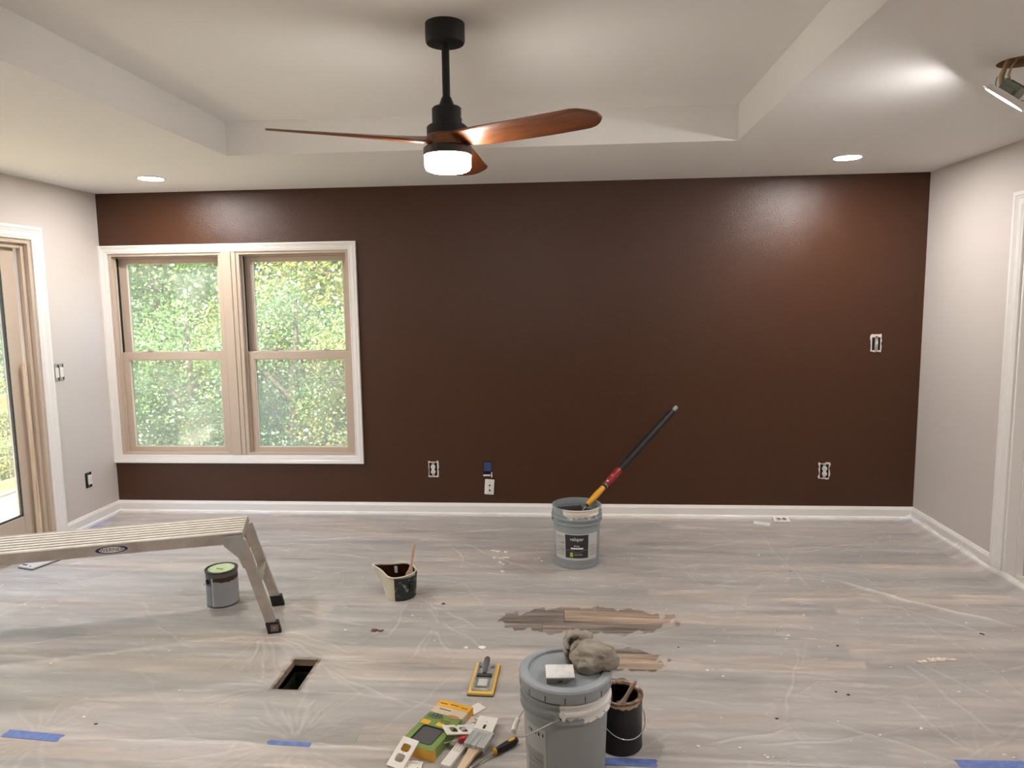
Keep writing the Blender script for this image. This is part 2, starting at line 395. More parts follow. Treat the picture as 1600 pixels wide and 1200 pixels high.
# right doorway: jamb, stop and white door
rd = thing('door_2', kind='structure'); j = MB(); x = XR
j.box(x+.001, x+.149, EY1-.019, EY1, 0, EZ1); j.box(x+.001, x+.149, EY0, EY0+.019, 0, EZ1); j.box(x+.001, x+.149, EY0+.019, EY1-.019, EZ1-.019, EZ1)
j.box(x+.062, x+.098, EY1-.032, EY1-.019, 0, EZ1-.019); j.box(x+.062, x+.098, EY0+.019, EY0+.032, 0, EZ1-.019)
j.build('jamb', white_m, rd, bevel=.002)
dm = mat('door_white', (222,216,210), 0.4)
dr = MB().box(x+.10, x+.14, EY0+.022, EY1-.022, .012, EZ1-.022)
for a, b in ((.25,.95),(1.08,1.92)):
    for c, d in ((EY0+.12, (EY0+EY1)/2-.04), ((EY0+EY1)/2+.04, EY1-.12)): dr.box(x+.092, x+.10, c, d, a, b)
ds = dr.build('door_slab', dm, rd, bevel=.004)
for z in (.22, 1.03, 1.85): MB().box(x+.086, x+.10, EY1-.05, EY1-.020, z-.045, z+.045).build('hinge', white_m, ds)

# ------------------------------------------------------------------ outdoors: ground, hill, deck, railing, trees
grass_m = mat('forest_floor', (44,52,28), 0.9, var=((80,70,44), 1.6, 0.35, 0.7))
gv = []; gf = []; NX = 60
for iy in range(NX+1):
    for ix in range(NX+1):
        X = -34+56*ix/NX; Y = -20+54*iy/NX
        d = max(max(0, Y-8.5), max(0, -8-X)); z = -1.1+0.16*d+0.25*math.sin(X*.7)*math.cos(Y*.6)
        gv.append((X, Y, z))
gh = MB()
for iy in range(NX):
    for ix in range(NX):
        X = -34+56*(ix+.5)/NX; Y = -20+54*(iy+.5)/NX
        a = iy*(NX+1)+ix; gf.append((a, a+1, a+NX+2, a+NX+1))
gh.add(gv, gf)
tag(gh.build('ground', grass_m, smooth=80), kind='structure')
deckwood_m = mat('deck_lumber', (206,194,170), 0.7, var=((182,166,138), 5, .35, .7, (1,9,9)))
railwood_m = mat('rail_lumber', (220,186,120), 0.65, var=((190,150,92), 5, .35, .7, (9,1,9)))
dk = thing('wood_deck', 'yellowish lumber deck outside the sliding glass door', 'deck', (0,0,0))
for i in range(11):
    a = XL-.16-.118*(i+1)
    MB().box(a, a+.110, 1.2, 7.1, -.045, -.012).build('deck_board', deckwood_m, dk)
MB().box(-4.98, XL-.16, 1.2, 7.1, -.22, -.05).build('deck_frame', deckwood_m, dk)
for yy in (1.3, 3.2, 5.1, 7.0): MB().box(-4.96, -4.87, yy-.045, yy+.045, -1.6, -.05).build('support_post', deckwood_m, dk)
rl = thing('deck_railing', 'lumber deck railing with wire mesh infill beyond the glass door', 'railing')
for yy in (1.3, 3.2, 5.1, 7.0): MB().box(-4.96, -4.87, yy-.045, yy+.045, -.012, .88).build('post', railwood_m, rl)
MB().box(-4.87, -4.83, 1.2, 7.1, .72, .86).build('top_rail', railwood_m, rl); MB().box(-4.87, -4.83, 1.2, 7.1, .03, .12).build('bottom_rail', railwood_m, rl)
wm = MB()
for i in range(50):
    y = 1.25+i*.115; wm.box(-4.862, -4.858, y, y+.003, .12, .72)
for i in range(6): wm.box(-4.862, -4.858, 1.25, 7.0, .2+i*.09, .203+i*.09)
wm.build('wire_mesh', galv_m, rl)

def leaf_mat(name, cols):
    M = bpy.data.materials.new(name); M.use_nodes = True; n = M.node_tree.nodes; l = M.node_tree.links; n.remove(n['Principled BSDF'])
    g = n.new('ShaderNodeNewGeometry'); cr = n.new('ShaderNodeValToRGB'); cr.color_ramp.interpolation = 'LINEAR'
    e = cr.color_ramp.elements
    while len(e) < len(cols): e.new(0.5)
    for i, c in enumerate(cols): e[i].position = i/(len(cols)-1); e[i].color = lin(c)
    l.new(g.outputs['Random Per Island'], cr.inputs[0])
    d = n.new('ShaderNodeBsdfDiffuse'); t = n.new('ShaderNodeBsdfTranslucent'); gl = n.new('ShaderNodeBsdfGlossy'); gl.inputs['Roughness'].default_value = 0.35
    l.new(cr.outputs[0], d.inputs[0]); l.new(cr.outputs[0], t.inputs[0])
    m1 = n.new('ShaderNodeMixShader'); m1.inputs[0].default_value = 0.45; l.new(d.outputs[0], m1.inputs[1]); l.new(t.outputs[0], m1.inputs[2])
    m2 = n.new('ShaderNodeMixShader'); m2.inputs[0].default_value = 0.10; l.new(m1.outputs[0], m2.inputs[1]); l.new(gl.outputs[0], m2.inputs[2])
    l.new(m2.outputs[0], n['Material Output'].inputs[0]); return M
leafA = leaf_mat('leaf_green', [(81, 125, 60), (105, 151, 76), (136, 170, 93), (164, 185, 109), (119, 158, 88)])
leafB = leaf_mat('leaf_yellow_green', [(108, 141, 62), (136, 164, 77), (170, 183, 93), (195, 181, 93), (186, 141, 77)])
leafC = leaf_mat('leaf_deep', [(71, 108, 62), (93, 132, 77), (119, 157, 102), (147, 173, 122)])
bark_m = mat('bark', (98,84,68), 0.9, bump=(30,.5,.02))
def leaves(cx, cy, cz, rx, ry, rz, n, size):
    k = max(8, n//160)                                               # sprays of leaves round the crown
    u = rng.normal(size=(k,3)); u /= np.linalg.norm(u,axis=1)[:,None]; u *= rng.uniform(.25,1,(k,1))**.45
    cen = u*np.array([rx,ry,rz])
    idx = rng.integers(0,k,n); P = cen[idx]+rng.normal(size=(n,3))*np.array([rx,ry,rz])*.13+np.array([cx,cy,cz])
    nn = rng.normal(size=(n,3))+np.array([0,-.25,.9]); nn /= np.linalg.norm(nn,axis=1)[:,None]
    a = np.cross(nn, rng.normal(size=(n,3))); a /= np.linalg.norm(a,axis=1)[:,None]; b = np.cross(nn,a)
    s = size*rng.uniform(.6,1.35,(n,1)); w = s*rng.uniform(.30,.5,(n,1))
    V = np.stack([P-a*s*.5, P+b*w-nn*s*.05, P+a*s*.6, P-b*w-nn*s*.05],1).reshape(-1,3)
    me = bpy.data.meshes.new('foliage'); me.vertices.add(4*n); me.vertices.foreach_set('co', V.ravel().astype('f'))
    me.loops.add(4*n); me.loops.foreach_set('vertex_index', np.arange(4*n,dtype='i'))
    me.polygons.add(n); me.polygons.foreach_set('loop_start', np.arange(0,4*n,4,dtype='i')); me.update(calc_edges=True); return me
def tree(name, label, cat, x, y, z0, h, r, n, size, m_, group, low=.1):
    root = thing(name, label, cat, (x,y,z0), 0, group)
    me = leaves(0, 0, h*(low+(1-low)/2), r, r, h*(1-low)/2, n, size); me.materials.append(m_)
    o = bpy.data.objects.new('foliage', me); COL.objects.link(o); o.parent = root; o['kind'] = 'stuff'
    t = MB(); jx = random.uniform(-.2,.2)
    t.tube([(0,0,-.3),(jx*.3,0,h*.3),(jx,0.05,h*.7),(jx*1.4,0,h*.95)], [.05+.012*h,.04+.010*h,.03+.004*h,.02], 8)
    t.tube([(jx*.4,0,h*.35),(r*.5,.1,h*.6)], [.05,.02], 6); t.tube([(jx*.6,0,h*.45),(-r*.5,-.1,h*.7)], [.05,.02], 6)
    t.build('trunk', bark_m, root, smooth=60); return root
GT = 'trees in the woods behind the house'
def gz(X, Y): return -1.1+0.16*max(max(0, Y-8.5), max(0, -8-X))+0.25*math.sin(X*.7)*math.cos(Y*.6)
for (x, y, h, r, n, s, k) in [(-6.8, 11.5, 6.5, 1.9, 35100, 0.062, 0),(-3.6, 12.2, 6.8, 1.9, 35100, 0.062, 1),(-5.1, 14.5, 8.5, 2.4, 35100, 0.078, 0),(-1.6, 14.6, 8.5, 2.4, 35100, 0.078, 2),(-8.6, 15.0, 9, 2.6, 35100, 0.083, 1),(-11.5, 12.0, 8, 2.4, 35100, 0.078, 0),(-10.0, 8.6, 6.5, 2.0, 35100, 0.067, 1),(-12.6, 7.2, 8, 2.4, 31200, 0.078, 0),(-11.2, 17.5, 10, 3.0, 31200, 0.099, 2),(-3.0, 19, 11, 3.4, 35100, 0.108, 0),(-7.0, 20, 11, 3.4, 35100, 0.108, 1),(1.0, 19, 11, 3.2, 23400, 0.108, 0),(-15, 12, 10, 3.0, 27300, 0.104, 2),(-15.5, 19, 11, 3.4, 27300, 0.112, 0),(-13.5, 4, 9, 2.6, 23400, 0.083, 2)]:
    zone = 'beyond the deck railing' if x < -9.5 else 'outside the windows'; far = 'standing farther back in the woods' if y > 14 else 'in the front row of the woods'
    tree('tree', ('broad green leafy tree','yellow-green autumn-tinged tree','deep green dense tree')[k]+' '+far+' '+zone, 'tree', x, y, gz(x,y), h, r, n, s, (leafA,leafB,leafC)[k], GT)
GS = 'shrubs under the trees behind the house'
for (x, y, h, r, n, s, k) in [(-6.9, 9.6, 2.7, 1.15, 19500, 0.039, 2),(-5.2, 9.3, 2.4, 1.1, 19500, 0.037, 0),(-3.9, 9.5, 2.9, 1.1, 19500, 0.037, 2),(-2.6, 9.2, 2.5, 1.0, 19500, 0.036, 1),(-1.3, 9.8, 2.6, 1.1, 15600, 0.037, 0),(-8.4, 10.6, 2.8, 1.2, 17550, 0.041, 0),(-4.6, 10.9, 2.8, 1.2, 17550, 0.041, 1),(-2.0, 11.2, 3.0, 1.2, 17550, 0.041, 2),(-8.4, 6.9, 2.4, 1.0, 19500, 0.037, 0),(-9.3, 9.0, 2.2, 1.0, 15600, 0.037, 2),(-7.6, 8.2, 2.0, 0.9, 15600, 0.036, 1)]:
    tree('shrub', ('bright green','yellowish','dark leafy')[k]+' bush growing low '+('near the deck railing' if y < 9.05 and x < -7 else 'behind the first bushes outside the windows' if y > 10.5 else 'close outside the windows'), 'bush', x, y, gz(x,y), h, r, n, s, (leafA,leafB,leafC)[k], GS, low=0.0)

# ------------------------------------------------------------------ ceiling fan with light
FX, FY = -0.447, 2.743
fan = thing('ceiling_fan', 'black ceiling fan with three walnut-brown blades and lit lens', 'ceiling fan', (FX, FY, H+TH))
z = lambda v: v-(H+TH)
MB().lathe([(0,0),(.073,0),(.073,-.062),(.069,-.070),(.0,-.072)], 40).build('canopy', fanblk_m, fan, smooth=40)
MB().lathe([(.0145,-.05),(.0145,z(2.35))], 20).build('downrod', fanblk_m, fan, smooth=40)
MB().lathe([(.0,z(2.366)),(.016,z(2.366)),(.019,z(2.360)),(.032,z(2.328)),(.0,z(2.326))], 32).build('coupling_cover', fanblk_m, fan, smooth=40)
MB().lathe([(0,z(2.328)),(.050,z(2.328)),(.0555,z(2.322)),(.0555,z(2.264)),(.0,z(2.262))], 40).build('motor_housing', fanblk_m, fan, smooth=40)
tg = MB().box(.0535, .0565, -.012, .012, z(2.285), z(2.318)); tg.build('rating_sticker', white_m, fan)
MB().lathe([(0,z(2.264)),(.069,z(2.262)),(.0765,z(2.255)),(.0765,z(2.226)),(.0,z(2.224))], 40).build('lower_ring', fanblk_m, fan, smooth=40)
blade_m = mat('walnut_blade', (142,78,30), 0.40, var=((92,46,18), 5, .32, .72, (1.2,14,14)), coat=0.25)
MB().lathe([(0,z(2.226)),(.076,z(2.226)),(.078,z(2.22)),(.074,z(2.182)),(.0,z(2.180))], 40).build('hub', blade_m, fan, smooth=40)
def blade(az):
    rings = []; N = 26
    for i in range(N+1):
        s = i/N; R_ = .03+.62*s
        wd = .062+.091*(1-math.exp(-s*4.2)) if s < .86 else 0.1515*(1-((s-.86)/.14)**2.4*.72)
        wd = max(wd, .03); tw = math.radians(-16*math.exp(-s*5.0)-12.5); th = .017*(1-.55*s)
        off = -.012+.018*math.sin(s*2.2); zz = z(2.203)-.004*s
        ring = []
        for u, v in ((-.5,0),(-.47,.35),(-.3,.5),(.3,.5),(.47,.35),(.5,0),(.47,-.35),(.3,-.5),(-.3,-.5),(-.47,-.35)):
            a, b = u*wd+off, v*th
            ring.append((R_, a*math.cos(tw)-b*math.sin(tw), zz+a*math.sin(tw)+b*math.cos(tw)))
        rings.append(ring)
    me = MB().loft(rings); o = me.build('blade', blade_m, fan, smooth=50); o.rotation_euler = (0,0,math.radians(az))
for az in (207, 328, 88): blade(az)
MB().lathe([(0,z(2.184)),(.085,z(2.184)),(.0915,z(2.178)),(.0915,z(2.152)),(.086,z(2.150)),(0,z(2.150))], 44).build('light_collar', mat('collar_dark', (46,42,38), 0.45), fan, smooth=40)
MB().lathe([(.0,z(2.152)),(.0875,z(2.152)),(.0875,z(2.112)),(.082,z(2.100)),(.068,z(2.094)),(0,z(2.092))], 44).build('light_lens', emit('fan_lens_glow', (255,249,240), FAN_W), fan, smooth=50)

# ------------------------------------------------------------------ recessed downlights and the loose one
can_glow = emit('downlight_glow', (255,251,248), CAN_W)
def downlight(x, y, label):
    o = thing('recessed_light', label, 'light', (x,y,H), 0, 'recessed ceiling lights')
    MB().lathe([(.076,-.0015),(.088,-.0015),(.088,0),(.090,-.001),(.086,-.006),(.077,-.007),(.074,-.003)], 40, cap=False).build('trim_ring', white_m, o, smooth=50)
    MB().lathe([(0,-.0065),(.075,-.0065),(.075,-.001),(0,-.001)], 40).build('lens', can_glow, o); return o
downlight(-2.73, 4.62, 'round recessed ceiling light above the double window')
downlight(1.69, 4.57, 'round recessed ceiling light above the plain end of the brown wall')
downlight(-2.73, 2.83, 'round recessed ceiling light near the sliding glass door')
downlight(-2.73, 0.95, 'round recessed ceiling light behind the photographer on the glass door side')
downlight(1.69, 0.95, 'round recessed ceiling light behind the photographer on the white door side')

ld = thing('loose_downlight', 'white slim downlight hanging lit from its ceiling hole by wires', 'light', (1.578, 2.80, 2.31))
nv = Vector((-.50, .42, -.77)).normalized(); T = nv.to_track_quat('-Z', 'Y').to_matrix().to_4x4()
MB().lathe([(.0,.012),(.070,.012),(.0755,.004),(.0755,-.002),(.084,-.004),(.086,-.007),(.083,-.009),(.074,-.009),(.074,-.004),(0,-.004)], 44, 0, T).build('housing', white_m, ld, smooth=40)
MB().lathe([(0,-.0085),(.0735,-.0085),(.0735,-.005),(0,-.005)], 44, 0, T).build('lens', emit('loose_glow', (255,251,250), LOOSE_W), ld)
jb = MB().box(-.045, .040, -.032, .032, .012, .050, 0, T); jb.box(-.058, -.045, -.024, .024, .012, .030, 0, T)
jb.build('driver_box', mat('zinc_box', (134,140,132), 0.4, 0.7), ld, bevel=.003)
MB().box(-.0, .062, -.026, .026, .0505, .056, 0, T).build('box_cover', mat('box_cover_dark', (74,80,72), 0.5, 0.5), ld, bevel=.002)
for sy in (-1, 1): MB().tube([T @ Vector((.01*sy,.05*sy,.012)), T @ Vector((.012*sy,.066*sy,.022)), T @ Vector((.0,.072*sy,.04))], .0022, 6).build('spring_clip', steel_m, ld, smooth=60)
wy = mat('wire_jacket', (186,160,118), 0.6)
for k, (a, b) in enumerate(((-.006,.0),(.010,.008),(.024,-.006))):
    pts = [(-.012+a, b, .045), (-.016+a*.8, b, .075), (-.004+a*.7, b+.004, .105), (.012+a, b+.01, .135), (.03+a, b+.015, .18)]
    MB().tube(pts, .0042 if k else .006, 8).build('cable', wy, ld, smooth=60)

# ------------------------------------------------------------------ devices on the walls (built facing -y)
plaster_m = mat('bare_plaster', (226,216,208), 0.9); ivory_m = mat('device_white', (232,226,218), 0.35); slot_m = dark_m
def ragged(w, h, hole_w, hole_h, seed, jag=.006):
    rr = random.Random(seed); P = []
    for (x0,y0),(x1,y1) in (((-w/2,-h/2),(w/2,-h/2)),((w/2,-h/2),(w/2,h/2)),((w/2,h/2),(-w/2,h/2)),((-w/2,h/2),(-w/2,-h/2))):
        for i in range(8):
            t = i/8; P.append((x0+(x1-x0)*t+rr.uniform(-jag,jag), y0+(y1-y0)*t+rr.uniform(-jag,jag)))
    return shape(P, [rect(-hole_w/2,hole_w/2,-hole_h/2,hole_h/2)], .0015)
def device_base(o, w, h, seed, rim=True):
    if rim: MB().mesh(ragged(w+.018, h+.020, w-.004, h-.004, seed), 0, STAND).build('bare_rim', plaster_m, o)
    MB().box(-w/2, w/2, -.002, .0005, -h/2, h/2).build('box_shade_plate', dark_m, o)  # dark plate on the uncut wall, painted as the shade inside the box
def outlet(x, z0, label, seed):
    o = thing('wall_outlet', label, 'outlet', (x, D, z0)); device_base(o, .060, .100, seed)
    MB().mesh(shape(rrect(.020,.104,.004), [], .002), 0, STAND @ Matrix.Translation((0,0,.002))).build('yoke', steel_m, o)
    for s in (-1, 1):
        f = MB().mesh(shape(rrect(.034,.028,.012,4), [], .009, .0015), 0, STAND @ Matrix.Translation((0,s*.0195,.003))).build('receptacle', ivory_m, o)
        sl = MB()
        for a, b, hh in ((-.0065,.0022,.008),(.0065,.0022,.0065),(0,.004,.004)): sl.box(a-b/2, a+b/2, -.0126, -.0115, s*.0195+(.002 if hh > .005 else -.008)-hh/2, s*.0195+(.002 if hh > .005 else -.008)+hh/2)
        sl.build('slot', slot_m, f)
    MB().box(-.011, .011, -.0105, -.003, -.034, .034).build('receptacle_body', ivory_m, o, bevel=.002)
    return o
outlet(-1.013, .352, 'uncovered white outlet in the brown wall beside the window', 3)
outlet(1.847, .353, 'uncovered white outlet in the brown wall near the white door', 5)
sw = thing('wall_switch', 'uncovered light switch high on the brown wall with torn paper rim', 'switch', (2.168, D, 1.275)); device_base(sw, .056, .100, 9)
MB().box(-.036, .034, -.006, -.001, .040, .062).build('paper_strip', plaster_m, sw, bevel=.001)
MB().mesh(shape(rrect(.022,.104,.004), [], .004), 0, STAND @ Matrix.Translation((0,-.004,.002))).build('yoke', steel_m, sw)
MB().box(-.009, .009, -.014, -.004, -.026, .022).build('toggle_body', mat('grey_switch', (176,178,168), .4), sw, bevel=.002)
MB().box(-.004, .005, -.022, -.012, -.006, .010).build('toggle', ivory_m, sw, bevel=.0015)
bb = thing('low_voltage_bracket', 'blue plastic cable bracket in the brown wall above dangling plate', 'wall box', (-.600, D, .358))
MB().box(-.031, .031, -.004, .0005, -.052, .055).build('box_shade_plate', dark_m, bb)  # no hole here: a dark plate paints the shade behind the bracket
MB().box(-.028, .028, -.008, -.004, -.018, .050).build('blue_face', mat('blue_plastic', (52,74,118), .45), bb, bevel=.002)
MB().box(-.034, .026, -.008, -.003, -.056, -.044).box(.026, .034, -.007, -.003, -.066, -.026).build('bare_rim', plaster_m, bb)
cp = thing('coax_wall_plate', 'white two-hole cable plate dangling below the blue wall bracket', 'wall plate', (-.588, D-.012, .222))
MB().mesh(shape(rrect(.070,.116,.004), [], .005, .0015), 0, Matrix.Rotation(math.radians(4),4,'Y') @ STAND).build('plate', ivory_m, cp, smooth=40)
for dz in (.012, -.026): MB().lathe([(0,.001),(.006,.001),(.006,-.007),(.0035,-.008),(0,-.008)], 14, 0, Matrix.Translation((.002,-.004,dz)) @ Matrix.Rotation(PI/2,4,'X').inverted()).build('coax_jack', dark_m, cp)
MB().lathe([(0,0),(.003,0),(.003,-.001),(0,-.001)], 10, 0, Matrix.Translation((.004,-.005,.042)) @ Matrix.Rotation(PI/2,4,'X').inverted()).build('screw', steel_m, cp)
MB().tube([(.010,.004,.056),(.010,.006,.085),(.012,.010,.11)], .0032, 8).build('cable', black_m, cp, smooth=60)

RL = Matrix.Rotation(PI/2, 4, 'Z')                               # face +x (left wall)
s2 = thing('double_switch', 'uncovered double rocker switch beside the glass door casing', 'switch', (XL, 4.652, 1.154), PI/2)
MB().box(-.052, .052, -.002, .0005, -.055, .055).build('box_shade_plate', dark_m, s2)  # dark plate gives the painted shade of the switch box
for sx in (-1, 1):
    MB().box(sx*.023-.016, sx*.023+.016, -.004, -.001, -.056, .056).build('yoke', steel_m, s2)
    MB().box(sx*.023-.0165, sx*.023+.0165, -.013, -.003, -.034, .034).build('rocker', ivory_m, s2, bevel=.003)
MB().mesh(ragged(.112,.122,.100,.106,21,.003), 0, STAND).build('bare_rim', mat('grey_plaster', (178,172,168), .9), s2)
o3 = thing('side_wall_outlet', 'uncovered decorator outlet low on the beige wall by the window', 'outlet', (XL, 4.866, .338), PI/2)
MB().box(-.034, .034, -.002, .0005, -.056, .056).build('box_shade_plate', dark_m, o3)  # shade of the outlet box painted as a dark plate
MB().box(-.012, .012, -.004, -.001, -.054, .054).build('yoke', steel_m, o3)
MB().box(-.010, .024, -.013, -.003, -.034, .036).build('receptacle', ivory_m, o3, bevel=.003)

# ------------------------------------------------------------------ plastic sheeting on the floor
def sheet_mat():
    M = bpy.data.materials.new('clear_plastic_film'); M.use_nodes = True; n = M.node_tree.nodes; l = M.node_tree.links; b = n['Principled BSDF']
    b.inputs['Base Color'].default_value = lin((250,247,244)); b.inputs['Roughness'].default_value = 0.32; b.inputs['Specular IOR Level'].default_value = 0.6
    tr = n.new('ShaderNodeBsdfTransparent'); mx = n.new('ShaderNodeMixShader')
    l.new(tr.outputs[0], mx.inputs[1]); l.new(b.outputs[0], mx.inputs[2]); l.new(mx.outputs[0], n['Material Output'].inputs[0])
    at = n.new('ShaderNodeAttribute'); at.attribute_name = 'fold'
    tc = n.new('ShaderNodeTexCoord'); mp = n.new('ShaderNodeMapping'); mp.inputs['Scale'].default_value = (.55, 5, 1); l.new(tc.outputs['Object'], mp.inputs[0])
    t = n.new('ShaderNodeTexNoise'); t.inputs['Scale'].default_value = 1.6; t.inputs['Detail'].default_value = 6; l.new(mp.outputs[0], t.inputs['Vector'])
    mr = n.new('ShaderNodeMapRange'); mr.inputs['From Min'].default_value = .3; mr.inputs['From Max'].default_value = .7; mr.inputs['To Min'].default_value = .25; mr.inputs['To Max'].default_value = .42
    l.new(t.outputs['Fac'], mr.inputs['Value'])
    ad = n.new('ShaderNodeMath'); ad.operation = 'MULTIPLY_ADD'; ad.use_clamp = True; l.new(at.outputs['Fac'], ad.inputs[0]); ad.inputs[1].default_value = .22; l.new(mr.outputs[0], ad.inputs[2])
    l.new(ad.outputs[0], mx.inputs[0])
    mp2 = n.new('ShaderNodeMapping'); mp2.inputs['Scale'].default_value = (7, 26, 1); l.new(tc.outputs['Object'], mp2.inputs[0])
    t2 = n.new('ShaderNodeTexNoise'); t2.inputs['Scale'].default_value = 1.0; t2.inputs['Detail'].default_value = 5; t2.inputs['Distortion'].default_value = 1.2; l.new(mp2.outputs[0], t2.inputs['Vector'])
    bp = n.new('ShaderNodeBump'); bp.inputs['Strength'].default_value = 0.5; bp.inputs['Distance'].default_value = .008
    l.new(t2.outputs['Fac'], bp.inputs['Height']); l.new(bp.outputs[0], b.inputs['Normal'])
    return M
film_m = sheet_mat()
CREASE = [(-2.38,3.59,-1.75,3.02),(-2.96,3.33,-2.97,3.63),(-1.47,3.19,-1.41,2.85),(-1.46,3.19,-1.33,2.8),(-1.44,3.19,-1.27,2.8),(-1.41,3.19,-1.13,2.99),(-1.42,3.26,-0.96,3.03),(-1.53,3.52,-1.32,3.73),(-1.53,3.52,-0.91,3.29),(-0.65,3.33,-0.73,3.0),(-0.65,3.32,-0.55,3.07),(-0.65,3.35,-0.74,3.55),(-0.64,3.41,-0.38,3.09),(-0.63,3.52,-0.45,3.31),(-0.85,3.67,-0.88,3.19),(1.47,4.04,2.18,3.44),(1.56,3.82,2.08,3.27),(0.45,4.38,1.29,4.73),(0.98,2.64,1.33,2.38),(0.49,2.45,0.84,2.59),(-1.95,4.57,0.06,4.96),(-3.15,4.73,-1.56,5.05),(1.04,3.22,0.83,2.59),(1.45,3.12,1.59,2.53),(1.53,3.13,1.74,2.74),(-1.06,4.54,-0.88,4.74),(-0.8,4.55,-0.63,4.2),(-0.72,4.61,-0.1,3.97),(-1.09,2.94,-0.63,2.61),(-1.06,2.75,-0.48,2.62),(-1.88,2.35,-1.1,2.37),(-0.94,2.37,-0.62,2.37),(-3.41,3.88,-3.09,4.1),(-1.27,4.07,-1.53,3.91),(-2.64,3.04,-2.17,3.19),(1.08,4.07,1.5,4.04),(0.27,4.04,0.82,4.26),(1.07,4.5,2.13,4.66)]
def tear_mask(X, Y):
    n = .03*np.sin(X*37+Y*11)+.025*np.sin(X*71-Y*53)+.018*np.sin(X*140+1.3)
    a = ((X-.09)/.43)**2+((Y-3.44-.03*(X-.09))/.155)**2 < 1+n*5
    b = ((X-.26)/.17)**2+((Y-3.05)/.10)**2 < 1+n*8
    c = ((X-.22)/.07)**2+((Y-2.83)/.06)**2 < 1+n*8
    return a | b | c
def smooth_noise(X, Y, sx, sy, seed):
    r_ = np.random.default_rng(seed); z_ = np.zeros_like(X)
    for i in range(14):
        a, b, ph = r_.normal()*sx, r_.normal()*sy, r_.uniform(0, 6.28)
        z_ += np.sin(X*a+Y*b+ph)
    return z_/14**.5
# things resting on the film press it flat: (x, y, radius)
REST = [(-1.868,3.570,.10),(-.925,3.708,.10),(.052,4.250,.15),(-.012,2.262,.15),(.182,2.448,.10),(-.358,2.848,.14),(-.490,2.462,.17),(-.35,2.40,.16),(-3.300,4.130,.17),
        (-1.442,3.242,.07),(-1.551,3.548,.07),(-2.833,2.737,.07),(-2.947,3.058,.07),(1.378,5.055,.07),(-.59,2.28,.10),(-.22,2.39,.05),
        (-2.07,2.370,.06),(-1.96,2.362,.06),(-1.065,2.375,.045),(-.985,2.372,.045),(.16,2.338,.05),(.26,2.338,.05),(1.38,2.397,.06),(1.51,2.400,.06)]
FILMS = []
def film_z(x, y):
    z_ = 0.0
    for xs, ys, Z, hole in FILMS:
        if xs[0] <= x <= xs[-1] and ys[0] <= y <= ys[-1] and not (hole and tear_mask(np.array(x), np.array(y))):
            z_ = max(z_, float(Z[int(round((y-ys[0])/(ys[1]-ys[0]))), int(round((x-xs[0])/(xs[1]-xs[0])))]))
    return z_
